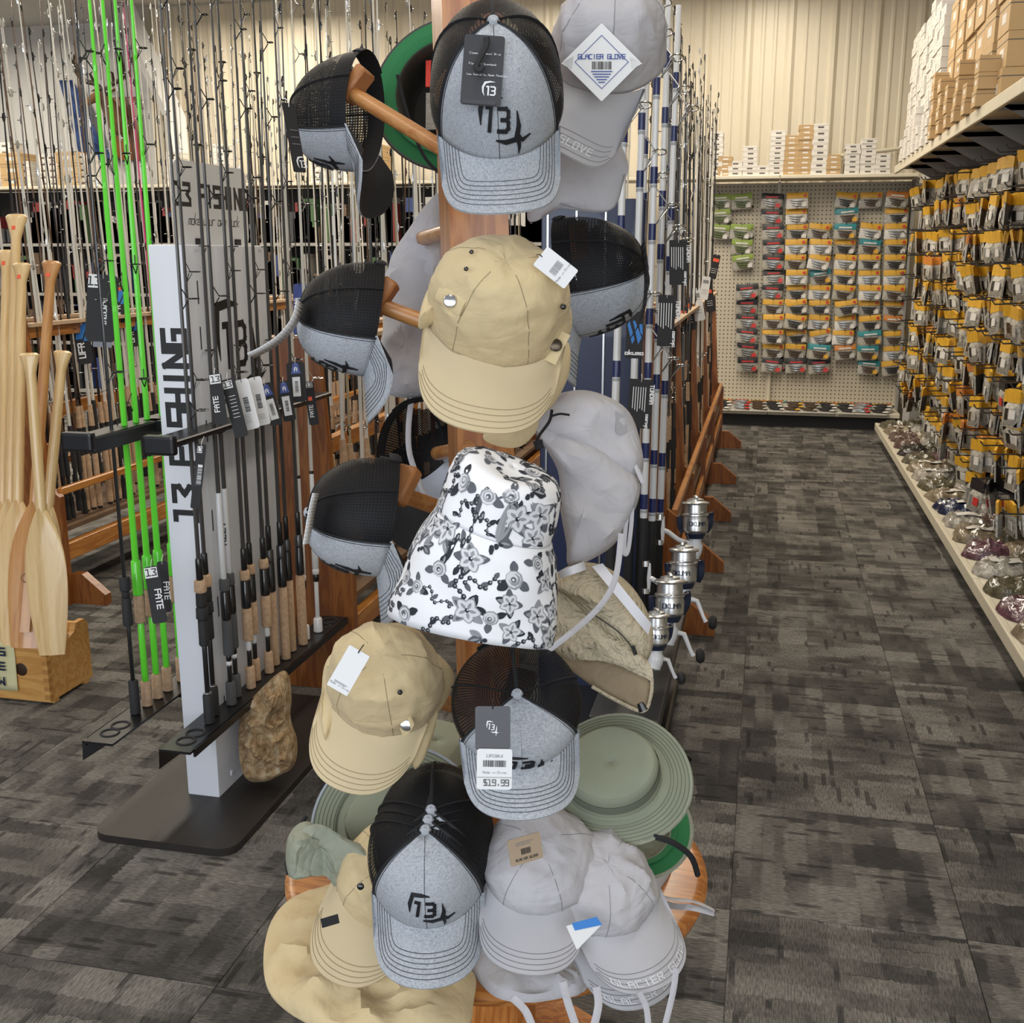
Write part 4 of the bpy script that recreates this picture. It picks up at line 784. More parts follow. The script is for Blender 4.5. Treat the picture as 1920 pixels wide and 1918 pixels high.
def softcap(label, M, m, a=.09, b_=.10, h=.115, L=.085, wr=.006, seed=0, phi=66, k=.62, brimc=None, droop=.30, arch=3.5, name='sun_hat', stitch=True, group=None, pw=4, kz=1.0, panels=True):
    t = thing(name, label, 'cap', M, group); S = crown(a, b_, h, k, .006, wr, seed, 0, kz)
    MB().grid(lambda u, v: S(2 * math.pi * u, v), 72, 26, cu=True).build('crown', m, t, solid=.0012)
    SB = crown(a, b_, h, k, .006); B = brimfn(SB, phi, L, droop, arch, pw, 1.06, .003); n = 36; mm = 9; b = MB()
    def top(u, v): return B(2 * u - 1, v) + V((0, 0, .0015))
    def bot(u, v): return B(2 * u - 1, v) - V((0, 0, .0015))
    b.grid(top, n, mm); b.grid(bot, n, mm, flip=True); b.grid(lambda u, v: top(u, 1) * (1 - v) + bot(u, 1) * v, n, 1, flip=True); br = b.build('brim', brimc or STIFF.get(m.name, m), t)
    dk = mat(m.name + '_stitch', tuple(c * .55 for c in m.diffuse_color[:3]), .8)
    if stitch:
        b = MB()
        for q in (.93, .84, .75, .66): b.tube([B(sv / 20 * (.90 if q > .9 else .86), q) + V((0, 0, .0021)) for sv in range(-20, 21)], .00045, 3)
        b.build('brim_stitching', dk, br)
    b = MB(); b.tube([S(2 * math.pi * i / 60, .012) * 1.004 + V((0, 0, .001)) for i in range(61)], .0011, 4)
    if panels:
        for dg in (60, 120, 205, 335): b.tube([S(math.radians(dg), v / 16 * .9) * 1.004 for v in range(17)], .0008, 4)
    b.build('seams', dk, t)
    return t, S, B
def flap(parent, name, outline, D, m, h=.02, dDx=0, dDy=0, x0=None, y0=None, amp=.005, seed=1, back=.3, freq=14, rings=9, ridge=None, hem=None):
    x0 = x0 if x0 is not None else sum(p[0] for p in outline) / len(outline); y0 = y0 if y0 is not None else sum(p[1] for p in outline) / len(outline)
    base = lambda x, y: at(x, y, D + (x - x0) * dDx * .001 + (y - y0) * dDy * .001); b = MB(); cushion(b, outline, base, -FW, h, back, amp, freq, seed, rings, 5, ridge); o = b.build(name, m, parent, True)
    if hem:
        b = MB(); pts = smooth_open([(*p, 0) for p in hem], 6); b.tube([base(p.x, p.y) - FW * (h * .45 + .003) for p in pts], .0008, 4); b.build('hem_stitching', mat(m.name + '_stitch', tuple(c * .55 for c in m.diffuse_color[:3]), .8), o, True)
    return o
def strap(parent, pts, D, m, w=.004, name='chin_strap', flat=.3):
    P = smooth_open([at(p[0], p[1], p[2] if len(p) > 2 else D) for p in pts], 6); return MB().tube(P, w, 6, flat=flat, upv=-FW.cross(UP)).build(name, m, parent, True)
def snap(parent, px, py, D, r=.006, m=None): MB().lathe([(0, .003), (r * .5, .0028), (r * .9, .0015), (r, 0)], 14, frame(at(px, py, D), -FW, UP)).build('snap_button', m or STEEL, parent, True)
def surfpt(t, S, px, py, off=.0015):                               # the point of a crown under a picture position
    M = wm(t); best = None
    for i in range(60):
        for j in range(30):
            w = M @ S(2 * math.pi * i / 60, j / 30); d = w - EYE; z = d.dot(FW); e = math.hypot(CXP + FPX * d.dot(RT) / z - px, CYP - FPX * d.dot(UP) / z - py)
            if best is None or e + z * 60 < best[0]: best = (e + z * 60, w, z)
    return at(px, py, best[2] - off)
def tab(t, S, pts, m, w=.011, name='side_tab'):
    P = smooth_open([surfpt(t, S, x, y, .003) for x, y in pts], 4); return MB().tube(P, w, 8, flat=.16, upv=UP).build(name, m, t, True)
def ssnap(t, S, px, py, r, m): p = surfpt(t, S, px, py, .011); MB().lathe([(0, .003), (r * .5, .0028), (r * .9, .0015), (r, 0)], 14, frame(p, -FW, UP)).build('snap_button', m, t, True)
# ---------------------------------------------------------------- the mesh-back caps
cA, sA, _ = trucker('top centre grey and black mesh cap facing front with a black hook tag', place(932, 190, 1.44, (-.03, .53, .85), (.04, -.85, .53), (0, 0, .0)), 1.02, hh=.122, bb=.115, L=.077, lq=.32)
cB, _, _ = trucker('upper left mesh cap hanging sideways, black under-brim showing', place(640, 208, 1.86, (-.96, .10, -.24), (.12, -1, .05), (0, 0, .045)), 1.0)
cC, _, _ = trucker('middle left mesh cap hanging sideways beside the lime green rods', place(645, 588, 1.74, (-.93, .14, .22), (-.02, -1, .10), (0, 0, .05)), .94)
cD, _, _ = trucker('lower left mesh cap hanging sideways next to the floral hat', place(666, 958, 1.60, (-.93, .14, .22), (.02, -1, .12), (0, 0, .05)), .92)
cE, _, _ = trucker('right hand mesh cap hanging sideways under the pale grey cap', place(1120, 508, 1.72, (.90, .16, .26), (.0, -1, .14), (0, 0, .05)), .98)
cF, sF, _ = trucker('mesh cap with a 19.99 price tag below the floral hat', place(968, 1316, 1.44, (.0, .58, .82), (.08, -.82, .58), (0, 0, 0)), 1.0, hh=.048, bb=.093, L=.063, lq=.2)
cG, sG, _ = trucker('upright mesh cap standing on the round table, emblem facing front', place(806, 1600, 1.53, (.0, .66, .75), (.02, -.75, .66), (0, 0, 0)), 1.0, hh=.10, bb=.106, L=.073)
for _k, _l in ((1, 'second cap nested behind the upright mesh cap on the table'), (2, 'third cap nested behind the upright mesh cap on the table')):
    trucker(_l, TR(*(UP * (.0105 * _k) + RT * (.003 * _k) + FW * (.010 * _k))) @ place(806, 1600, 1.53, (.0, .66, .75), (.02, -.75, .66), (0, 0, 0)), .97, hh=.103, bb=.106, L=.05, logo=False)
hangtag(cA, 905, 132, 1.30, 76, 132, -4, mat('tag_charcoal', (.035, .035, .038), .4), [(xf(LOGO2, .10, .12, -.26), INKW), (xf(text('Low Humidity Mesh Panels', .026, 0, 0, .14), 1, -.22, -.08), INKW), (xf(text('Flexible Snapback', .026, 0, 0, .14), 1, -.2, .07), INKW), (xf(text('Classic Casual Brim', .026, 0, 0, .14), 1, -.2, .22), INKW), (rects([(-.26, .22, -.49, -.43)]), GUN)], 0, r=.08, string=False)
hk_ = [at(x, y, 1.285) for x, y in ((912, 70), (912, 84), (898, 112), (893, 126), (899, 131), (906, 124))]; MB().tube(smooth_open(hk_, 4), .004, 6, flat=.5, upv=RT).build('plastic_hook', TGB, cA, True)
hangtag(cF, 924, 1365, 1.265, 66, 82, 0, mat('tag_slate', (.05, .05, .055), .45), [(xf(LOGO, .12, -.02, .03, -8), INKW)], 0, r=.08)
hangtag(cF, 927, 1442, 1.262, 66, 76, -1, TGW, [(xf(barcode(-.28, .06, .56, .16, 3), 1, 0, 0), INKB), (xf(text('13FCGBLK', .06, 0, 0, .14, align='c'), 1, 0, .30), INKG), (xf(text('Made in China', .05, 0, 0, .14, align='c'), 1, 0, -.1), INKG), (xf(text('$19.99', .145, 0, 0, .12, .52, .22, align='c'), 1, .05, -.40), INKB), (rects([(-.43, .43, -.205, -.195)]), INKG)], 0, r=.08, string=False)
def curvetag(parent, pts, D, w, m, items=None, name='hang_tag'):
    P = smooth_open([at(x, y, D) for x, y in pts], 5); b = MB(); nn = len(P)
    for i in range(nn - 1): b.add([P[i] - FW * (w / 2), P[i + 1] - FW * (w / 2), P[i + 1] + FW * (w / 2), P[i] + FW * (w / 2)], [(0, 1, 2, 3)])
    return b.build(name, m, parent, True, solid=.0012)
hangtag(cB, 551, 258, 1.70, 26, 132, 10, TGB, [(xf(LOGO2, .08, .06, -.36), INKW), (rects([(-.05, .08, y_, y_ + .008) for y_ in (.1, 0, -.1)]), INKG)], 40, r=.1)
curvetag(cC, [(562, 566), (553, 600), (530, 630), (500, 652), (470, 667)], 1.66, .045, TGW)
curvetag(cD, [(592, 925), (585, 955), (580, 985), (574, 1020)], 1.5, .045, TGW)
curvetag(cE, [(1205, 455), (1212, 520), (1205, 590), (1185, 630)], 1.62, .045, TGB)
# ---------------------------------------------------------------- flap caps on the pegs
c, S_, _ = softcap('khaki flap cap with a broad rounded brim in the middle of the stand', place(938, 565, 1.44, (.10, .50, .86), (-.14, -.84, .52), (0, 0, .03)), KHAKI, .097, .084, .115, .088, .006, 3, 68, pw=3, arch=2.6, droop=.34)
flap(c, 'neck_flap', [(1062, 640), (1067, 700), (1032, 770), (985, 832), (940, 838), (905, 818), (945, 780), (1010, 700)], 1.56, KHAKI, .012, amp=.004, seed=5)
flap(c, 'side_flap', [(785, 615), (793, 565), (815, 525), (845, 512), (850, 545), (830, 585), (812, 606)], 1.43, KHAKI, .012, amp=.010, seed=2, back=1.5)
tab(c, S_, [(822, 545), (845, 562), (868, 578)], KHAKI); tab(c, S_, [(1028, 678), (1042, 648), (1056, 622)], KHAKI)
DBR = mat('dark_brass', (.08, .06, .04), .3, .8); ssnap(c, S_, 844, 564, .0085, STEEL); ssnap(c, S_, 1042, 647, .0085, DBR)
for q_ in ((1056, 575, .004), (884, 472, .003), (874, 504, .003)): ssnap(c, S_, q_[0], q_[1], q_[2], BLKG)
hangtag(c, 1042, 502, 1.34, 44, 74, 52, TGW, [(barcode(-.18, -.12, .36, .2, 5), INKG), (xf(text('Made in China', .05, 0, 0, .14, align='c'), 1, 0, -.25), INKG)], 0, r=.08)
c, S_, _ = softcap('tan flap cap at lower left with a white card tag', place(722, 1265, 1.50, (.06, .50, .85), (-.34, -.78, .5), (0, 0, .03)), KHAKI, .082, .078, .11, .078, .006, 8, 64, pw=3.2, arch=3, droop=.3)
flap(c, 'neck_flap', [(762, 1210), (805, 1215), (848, 1255), (848, 1290), (818, 1340), (790, 1345), (768, 1280)], 1.53, KHAKI, .014, amp=.007, seed=4, rings=12); flap(c, 'flap_corner', [(752, 1388), (780, 1345), (820, 1330), (805, 1400), (780, 1442), (764, 1415)], 1.52, KHAKI, .010, amp=.004, seed=6)
flap(c, 'side_flap', [(603, 1300), (608, 1250), (625, 1225), (640, 1260), (628, 1330), (612, 1395), (602, 1340)], 1.50, KHAKI, .010, amp=.006, seed=12)
tab(c, S_, [(752, 1368), (762, 1359), (770, 1346)], KHAKI); ssnap(c, S_, 762, 1359, .0085, STEEL); ssnap(c, S_, 750, 1298, .0035, BLKG)
hangtag(c, 653, 1257, 1.36, 44, 86, -30, TGW, [(xf(text('Made in China', .04, 0, 0, .14, align='c'), 1, 0, -.40), INKG), (rects([(-.16, .16, -.32, -.31), (-.16, .12, -.345, -.335)]), INKG)], 0, r=.05)
c, S_, B_ = softcap('pale grey flap cap at top right with a large white diamond tag', place(1140, 110, 1.62, (.04, .60, .80), (-.48, -.66, .58), (0, 0, .0)), GREYF, .082, .098, .115, .105, .006, 14, 66, pw=9, arch=9, droop=.30)
flap(c, 'neck_flap', [(1012, 135), (1060, 90), (1125, 200), (1176, 300), (1168, 345), (1146, 393), (1100, 398), (1050, 392), (1002, 416), (988, 398), (1005, 300)], 1.74, GREYF, .016, amp=.006, seed=21, hem=[(1170, 330), (1150, 392), (1100, 398), (1050, 385)])
decal('brim_lettering', text('GLACIER GLOVE', .0105, 0, 0, .13, .62, .42, 'c'), lambda x, y: (B_(-x / .11, .88 - y / .098), V((0, 0, 1))), .0026, INKW, c)
DG = hangtag(c, 1128, 117, 1.50, 104, 104, 45, TGW, [], 0, r=.02, string=False); pl = plane(at(1128, 117, 1.50), RT, UP); sc_ = 1.5 / FPX
decal('tag_print', xf(text('GLACIER GLOVE', 8 * sc_, 0, 0, .2, .66, .2, 'c'), 1, 0, 6 * sc_), pl, .0016, TGN, DG, True); decal('tag_barcode', barcode(-18 * sc_, -14 * sc_, 36 * sc_, 15 * sc_, 9), pl, .0016, INKB, DG, True)
decal('tag_frame', [q for a_ in range(4) for q in xf(stroke([(0, 50 * sc_), (50 * sc_, 0)], 1.2 * sc_, 1), 1, 0, 0, 90 * a_)] + rects([(-w * sc_, w * sc_, (-19 - 5 * k) * sc_, (-17 - 5 * k) * sc_) for k, w in enumerate((20, 17, 14, 10, 6))]), pl, .0016, TGN, DG, True)
for sg in (-1, 1): MB().prism([(sg * 52 * sc_, 12 * sc_), (sg * 76 * sc_, -2 * sc_), (sg * 56 * sc_, -14 * sc_)][::sg], -.0006, .0006, frame(at(1128, 117, 1.50), -FW, UP)).build('tag_wing', TGW, DG, True, False)
h = thing('sun_hat', 'grey flap hat hanging behind the post on the left', 'hat', at(770, 560, 1.98)); flap(h, 'crown', [(830, 365), (800, 385), (770, 430), (735, 480), (728, 540), (760, 570), (835, 560), (840, 450)], 1.98, GREYF, .05, amp=.006, seed=31)
flap(h, 'neck_flap', [(730, 500), (835, 480), (838, 620), (820, 735), (775, 745), (735, 742), (710, 715), (706, 680), (722, 600)], 1.95, GREYF, .03, amp=.007, seed=33, hem=[(712, 690), (730, 728), (775, 732), (820, 722)]); strap(h, [(772, 745), (766, 800), (768, 850), (785, 900), (800, 935)], 1.95, GREYF, .005)
h = thing('sun_hat', 'grey flap hat with a black drawcord on the right', 'hat', at(1100, 900, 1.60)); flap(h, 'crown', [(985, 790), (1020, 750), (1085, 732), (1140, 745), (1180, 775), (1200, 830), (1205, 880), (1185, 905), (1120, 870), (1040, 830), (1010, 820)], 1.60, GREYF, .055, amp=.006, seed=41, back=.8)
flap(h, 'neck_flap', [(1000, 800), (1040, 800), (1120, 835), (1190, 890), (1198, 930), (1175, 985), (1140, 1030), (1070, 1062), (1062, 1020), (1050, 950), (1045, 880)], 1.57, GREYF, .045, amp=.006, seed=44, hem=[(1192, 935), (1165, 985), (1130, 1025), (1072, 1050)])
b = MB(); b.tube(smooth_open([at(x, y, 1.515) for x, y in ((1035, 768), (1030, 790), (1012, 815), (1006, 830), (1015, 840))], 4), .0022, 6); b.tube(smooth_open([at(x, y, 1.515) for x, y in ((1035, 780), (1050, 776), (1068, 778))], 4), .0018, 6); b.tube([at(1008, 826, 1.51), at(1012, 842, 1.51)], [.007, .006], 8); b.build('drawcord', BLKF, h, True)
b = MB(); b.grid(lambda u, v: at(1155 + 22 * u, 770 + 40 * v + 6 * math.sin(u * 3), 1.548 + .012 * u), 4, 6); b.build('mesh_vent', meshmat('grey_mesh', (.36, .35, .36, 1), .45, (60, 90)), h, True)
strap(h, [(1180, 900), (1185, 960), (1178, 1030), (1170, 1032), (1176, 960)], 1.55, GREYF, .003); strap(h, [(1190, 870, 1.56), (1205, 905, 1.55), (1196, 880, 1.57)], 1.55, GREYF, .003); strap(h, [(1165, 1000), (1155, 1080), (1130, 1130), (1085, 1175), (1025, 1222)], 1.46, GREYF, .004)
# floral bucket hat
FWH = mat('white_twill', (.80, .80, .81), .8, bump=.06, bs=500); FP = [mat('print_black', (.018, .02, .028), .8), mat('print_dark_grey', (.10, .105, .12), .8), mat('print_grey', (.27, .275, .29), .8), mat('print_pale_grey', (.62, .62, .63), .8)]
def petal(cx, cy, a, L, w, n=6):
    P = [V((cx, cy)) + V((math.cos(a) * t * L - math.sin(a) * s_ * w * math.sin(math.pi * min(.97, t * .85 + .08)), math.sin(a) * t * L + math.cos(a) * s_ * w * math.sin(math.pi * min(.97, t * .85 + .08)))) for s_, ts in ((-1, [i / n for i in range(n + 1)]), (1, [1 - i / n for i in range(n + 1)])) for t in ts]
    return P
def disc(cx, cy, r, n=7): return [V((cx + r * math.cos(2 * math.pi * i / n), cy + r * math.sin(2 * math.pi * i / n))) for i in range(n)]
def motif(kind, r):
    out = []; a0 = r.uniform(0, 6.28); s = r.uniform(.68, 1.0)
    if kind == 0:
        for i in range(4): a = a0 + i * 1.57 + r.uniform(-.3, .3); out += [(petal(0, 0, a, .026 * s, .007 * s), r.choice((0, 1, 2)), 0), (petal(.004 * math.cos(a), .004 * math.sin(a), a + .1, .017 * s, .0035 * s), r.choice((1, 2)), 1)]
        for i in range(5): a = a0 + .5 + i * 1.257; out += [(petal(0, 0, a, .0185 * s, .0078 * s), 2, 2), (petal(0, 0, a, .0170 * s, .0066 * s), 3, 3), (petal(.002 * math.cos(a), .002 * math.sin(a), a, .010 * s, .0022 * s), 2, 4)]
        out += [(disc(0, 0, .0032 * s), 0, 5), (disc(.001, .001, .0014 * s), 3, 6)]
    elif kind == 1:
        for i in range(3): a = a0 + i * 2.1; out.append((petal(.006 * math.cos(a), .006 * math.sin(a), a, .019 * s, .006 * s), r.choice((0, 1)), 0))
        for q, m, l in ((.0125, 2, 1), (.0108, 3, 2), (.0082, 2, 3), (.0062, 3, 4), (.0040, 1, 5), (.0018, 3, 6)): out.append((disc(r.uniform(-.001, .001), r.uniform(-.001, .001), q * s, 9), m, l))
    elif kind == 2:
        for i in range(8):
            x = -.022 + .006 * i; y = .006 * math.sin(i * 1.3); c, n_ = math.cos(a0), math.sin(a0); X, Y = x * c - y * n_, x * n_ + y * c; out += [(disc(X, Y, .0036 * s), 0, 1), (disc(X + .0006, Y + .0006, .0013), 2, 2)]
            if i % 3 == 0: out.append((petal(X, Y, a0 + r.uniform(-1.5, 1.5), .014 * s, .004 * s), r.choice((0, 1)), 0))
        for i in range(7): p_, q_ = V((-.022 + .006 * i, .006 * math.sin(i * 1.3))), V((-.016 + .006 * i, .006 * math.sin((i + 1) * 1.3))); d_ = (q_ - p_).normalized(); e_ = V((-d_.y, d_.x)) * .0007; rt_ = lambda w_: V((w_.x * math.cos(a0) - w_.y * math.sin(a0), w_.x * math.sin(a0) + w_.y * math.cos(a0))); out.append(([rt_(p_ - e_), rt_(q_ - e_), rt_(q_ + e_), rt_(p_ + e_)], 1, 0))
    else:
        for i in range(3): a = a0 + i * .8; out += [(petal(0, 0, a, .022 * s, .0062 * s), r.choice((0, 1, 1, 2)), i), (petal(.003 * math.cos(a), .003 * math.sin(a), a, .015 * s, .0018 * s), 2, 4)]
        for i in range(3): out.append((disc(-.006 + .005 * i, -.008 + .003 * i, .003), 0, 3))
    return out
h = thing('bucket_hat', 'white bucket hat printed with black and grey flowers', 'hat', place(903, 1054, 1.38, (.30, .90, .24), (-.3, -.2, .93), (0, 0, .04)), None)
prf = [(.101, -.048), (.099, -.018), (.095, .014), (.090, .044), (.084, .068), (.077, .085), (.0745, .092), (.0735, .105), (.0725, .125), (.071, .145), (.068, .158), (.060, .168), (.046, .174), (.023, .176), (.0005, .1765)]
def bh(u, v):
    f = v * (len(prf) - 1); i = min(int(f), len(prf) - 2); k = f - i; r = prf[i][0] * (1 - k) + prf[i + 1][0] * k; z = prf[i][1] * (1 - k) + prf[i + 1][1] * k; th = 2 * math.pi * u; bw = max(0, (.1 - z) / .13)
    q = 1 + bw * (.05 * math.sin(2 * th + .6) + .035 * math.sin(3 * th + 1)) + .05 * nz((math.cos(th), math.sin(th), z * 14), 1.6, 3); x, y = r * math.cos(th) * q, r * math.sin(th) * q * (1 - .18 * bw)
    return V((x - .014 * bw, y, z - .02 * bw * math.cos(th + .5) + (.010 * nz((x * 12, y * 12, 1), 1, 2) - .016 * math.exp(-((x + .01) ** 2 + (y - .02) ** 2) / .0012)) * (z > .15)))
def seg_(i0, i1): n_ = len(prf) - 1; return lambda u, v: bh(u, (i0 + (i1 - i0) * v) / n_)
MB().grid(seg_(0, 6), 72, 18, cu=True).build('brim', FWH, h, solid=.0025); MB().grid(seg_(6, 14), 72, 22, cu=True).build('crown', FWH, h, solid=.002)
b = MB(); fr_ = random.Random(5); spots = []
def uvstep(u, v): p = bh(u, v); return (bh(u + .002, v) - p) / .002, (bh(u, min(1, v + .002)) - p) / .002
for _ in range(2600):
    u, v = fr_.random(), fr_.uniform(.015, .93); p = bh(u, v)
    if any((p - q).length < .0262 for q in spots): continue
    spots.append(p); pu, pv = uvstep(u, v); k = fr_.choice((0, 0, 1, 1, 2, 2, 3))
    for P, m, l in motif(k, fr_):
        W = []
        for w in P:
            U, Vv = u + w.x / max(.15, pu.length), min(.99, max(.0, v + w.y / max(.03, pv.length))); c = bh(U, Vv); a1, a2 = bh(U + .004, Vv) - c, bh(U, min(1, Vv + .004)) - c; nn = a1.cross(a2)
            if nn.length < 1e-12: nn = V((0, 0, 1))
            W.append(c + nn.normalized() * (.0018 + .00018 * l))
        c = sum(W, V()) / len(W); b.add(W + [c], [(i, (i + 1) % len(W), len(W)) for i in range(len(W))], m)
fo = b.build('flower_print', FP, h, smooth=False); fo['kind'] = 'stuff'
b = MB()
for vv in (.03, .07, .11, .15, .19): b.tube([bh(i / 72, vv) * 1.004 for i in range(73)], .0004, 3)
b.tube([bh(i / 72, .425) * 1.004 for i in range(73)], .0012, 4); b.build('brim_stitching', mat('grey_thread', (.45, .45, .47), .8), h)
h2 = thing('boonie_hat', 'tan sun hat with white mesh crown panels on the right', 'hat', at(1120, 1190, 1.62))
flap(h2, 'brim', [(1018, 1110), (1024, 1082), (1060, 1112), (1120, 1162), (1185, 1212), (1219, 1246), (1223, 1276), (1205, 1270), (1150, 1246), (1100, 1240), (1060, 1234), (1020, 1192)], 1.575, TAN, .016, dDx=-.2, amp=.004, seed=51, back=.6, freq=30, ridge=(.02, .16, .0016))
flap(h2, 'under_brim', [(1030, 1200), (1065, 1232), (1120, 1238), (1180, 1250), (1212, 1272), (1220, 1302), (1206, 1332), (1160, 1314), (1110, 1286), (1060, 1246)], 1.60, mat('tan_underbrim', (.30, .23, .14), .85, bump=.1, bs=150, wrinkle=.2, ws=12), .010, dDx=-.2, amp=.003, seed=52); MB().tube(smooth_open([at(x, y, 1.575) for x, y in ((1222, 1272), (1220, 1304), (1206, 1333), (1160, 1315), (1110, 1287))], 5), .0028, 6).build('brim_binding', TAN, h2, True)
flap(h2, 'crown', [(1025, 1090), (1050, 1070), (1085, 1055), (1130, 1060), (1175, 1090), (1205, 1130), (1222, 1175), (1222, 1215), (1205, 1240), (1160, 1215), (1100, 1160), (1060, 1115)], 1.60, TAN, .06, amp=.004, seed=54, back=.7)
b = MB()
def gw(P0, P1, P2, P3, Dz):
    b.grid(lambda u, v: at(*((V(P0) * (1 - u) * (1 - v) + V(P1) * u * (1 - v) + V(P2) * u * v + V(P3) * (1 - u) * v).to_2d()), Dz - .030 * math.sin(math.pi * min(1, max(0, u))) ** .7), 10, 4)
gw((1110, 1062, 0), (1215, 1190, 0), (1222, 1170, 0), (1130, 1056, 0), 1.548); gw((1050, 1085, 0), (1100, 1068, 0), (1095, 1052, 0), (1045, 1072, 0), 1.56); b.build('mesh_panels', MESHW, h2, True)
MB().tube([at(1186, 1212, 1.54), at(1192, 1228, 1.535)], .003, 6).build('toggle', BLKG, h2, True); MB().tube(smooth_open([at(1186, 1215, 1.54), at(1160, 1185, 1.535), at(1110, 1150, 1.535)], 4), .001, 4).build('drawcord', DKOL, h2, True); MB().tube([at(1200, 1318, 1.53), at(1206, 1332, 1.53)], [.005, .007], 8).build('cord_lock', BLKG, h2, True)
h3 = thing('boonie_hat', 'tan hat mostly hidden behind the floral bucket hat', 'hat', at(768, 1150, 1.66)); flap(h3, 'brim', [(735, 1150), (742, 1110), (775, 1090), (830, 1110), (850, 1170), (810, 1188), (760, 1178)], 1.66, TAN, .02, amp=.004, seed=61)
# wide green-lined hat behind the post and dark cap interior
def brimhat(label, M, m, under, rc=.082, hc=.095, rb=.17, dr=.02, wave=.02, ph=0, name='boonie_hat', trim=None, rings=8, cm=None, group=None, dome=.6, ell=1.12):
    t = thing(name, label, 'hat', M, group); pr = [(rb, -dr), (rb * .86, -dr * .55), (rb * .72, -dr * .25), (rc * 1.25, -.002), (rc * 1.05, .001), (rc * 1.0, .012), (rc * .99, hc * .5), (rc * .95, hc * .85), (rc * .88, hc * .97), (rc * .6, hc), (.0005, hc * 1.0)]
    def f(u, v, z0=0):
        q = v * (len(pr) - 1); i = min(int(q), len(pr) - 2); k = q - i; r = pr[i][0] * (1 - k) + pr[i + 1][0] * k; z = pr[i][1] * (1 - k) + pr[i + 1][1] * k; th = 2 * math.pi * u; bw = max(0, (r - rc) / (rb - rc)) if v < .45 else 0
        return V((r * math.cos(th), r * math.sin(th) * ell, z + wave * bw * math.sin(2 * th + ph) + z0 + (.006 * nz((r * math.cos(th) * 20, r * math.sin(th) * 20, 1), 1, ph) if v > .5 else 0)))
    b = MB(); b.grid(lambda u, v: f(u, v * .42, .0012), 64, 12, cu=True, mi=0); b.grid(lambda u, v: f(u, v * .42, -.0012), 64, 12, cu=True, mi=1, flip=True); b.build('brim', [m, under], t)
    MB().grid(lambda u, v: f(u, .40 + .6 * v), 48, 14, cu=True).build('crown', cm or m, t, solid=.002)
    MB().grid(lambda u, v: f(u, .505 + .13 * v) + V((f(u, .55).x, f(u, .55).y, 0)).normalized() * .0022, 48, 3, cu=True).build('crown_band', mat('sage_band', (.13, .145, .105), .85) if m in (SAGE, SAGE2) else m, t)
    MB().tube([f(i / 64, 0) for i in range(65)], .003, 5).build('brim_binding', trim or m, t)
    b = MB()
    for k in range(rings): b.tube([f(i / 64, .02 + .035 * k, .0018) for i in range(65)], .0005, 3)
    b.build('brim_stitching', mat(m.name + '_stitch', tuple(c_ * .6 for c_ in m.diffuse_color[:3]), .8), t)
    return t, f
t, f = brimhat('wide brimmed hat with green underside hanging behind the post at upper left', place(842, 172, 2.0, (.12, -.05, -1), (.0, 1, 0), (0, 0, 0)), SAGE, GREENU, .095, .10, .143, -.01, .008, trim=mat('dark_trim', (.06, .06, .055), .8), cm=DKOL, ell=1.0)
MB().box(-.05, .05, -.02, .03, .03, .034, 0, TR(.0, .045, .0) @ rot('Y', 0)).build('size_label', REDT, t, smooth=False); MB().box(-.05, .05, -.035, .035, .034, .038, 0, TR(.0, -.02, .0)).build('lining_mesh', mat('lining_check', (.30, .28, .24), .8, var=.3, vs=250), t, smooth=False)
strap(t, [(745, 140), (760, 200), (780, 260), (800, 300), (830, 330)], 1.93, BLKF, .003, 'chin_cord')
c, _, _ = trucker('black cap with a white lining seen from inside behind the post', place(810, 850, 1.98, (.25, .05, -.95), (.1, -1, 0), (0, 0, .05)), 1.0, inside=mat('white_lining', (.62, .64, .70), .7), logo=False)
# ---------------------------------------------------------------- hats on the round table
brimhat('sage green wide brimmed hat on the right of the round table', place(1148, 1458, 1.60, (-.12, .63, .77), (1, .16, 0), (0, 0, .0)), SAGE, SAGE, .061, .050, .102, .012, .013, 2.4, trim=SAGE2, ell=1.13)
MB()
brimhat('sage green brimmed hat lying at the back left of the round table', place(815, 1440, 1.98, (.1, .90, .42), (.9, -.1, 0), (0, 0, .0)), SAGE, SAGE, .075, .06, .135, .01, .01, 1.0, trim=SAGE2)
h, _f = brimhat('sage green hat with a folded neck flap on the left of the round table', place(735, 1535, 1.74, (-.16, .58, .80), (.9, .3, 0), (0, 0, .0)), SAGE, SAGE, .064, .028, .118, -.006, .010, 1.0, name='brimmed_hat', trim=TRIM, ell=1.12)
flap(h, 'neck_flap', [(540, 1570), (570, 1540), (610, 1555), (660, 1585), (705, 1590), (710, 1620), (680, 1640), (640, 1668), (625, 1640), (590, 1635), (555, 1642), (538, 1635)], 1.64, SAGE2, .022, amp=.013, seed=73, back=.1); flap(h, 'flap_fold', [(565, 1560), (600, 1545), (650, 1572), (700, 1592), (708, 1612), (675, 1645), (640, 1668), (628, 1640), (612, 1600)], 1.615, SAGE2, .012, amp=.010, seed=76, back=.1); MB().tube(smooth_open([at(575, 1530, 1.66), at(550, 1570, 1.65), at(538, 1610, 1.64), at(540, 1640, 1.63)], 5), .003, 5).build('flap_binding', BLKF, h, True)
def tbase(z): return lambda x, y: on(x, y, 'Z', TZ + z)
def tcloth(parent, name, outline, m, z, hgt, amp, seed, rings=11, freq=16, k=5, ridge=None):
    b = MB(); cushion(b, outline, tbase(z), Z0 * .9 - FW * .2, hgt, 0, amp, freq, seed, rings, k, ridge, lip=.18); return b.build(name, m, parent, True)
h = thing('sun_hat', 'khaki cap with a broad neck flap spread over the front left table edge', 'cap', on(690, 1830, 'Z', TZ))
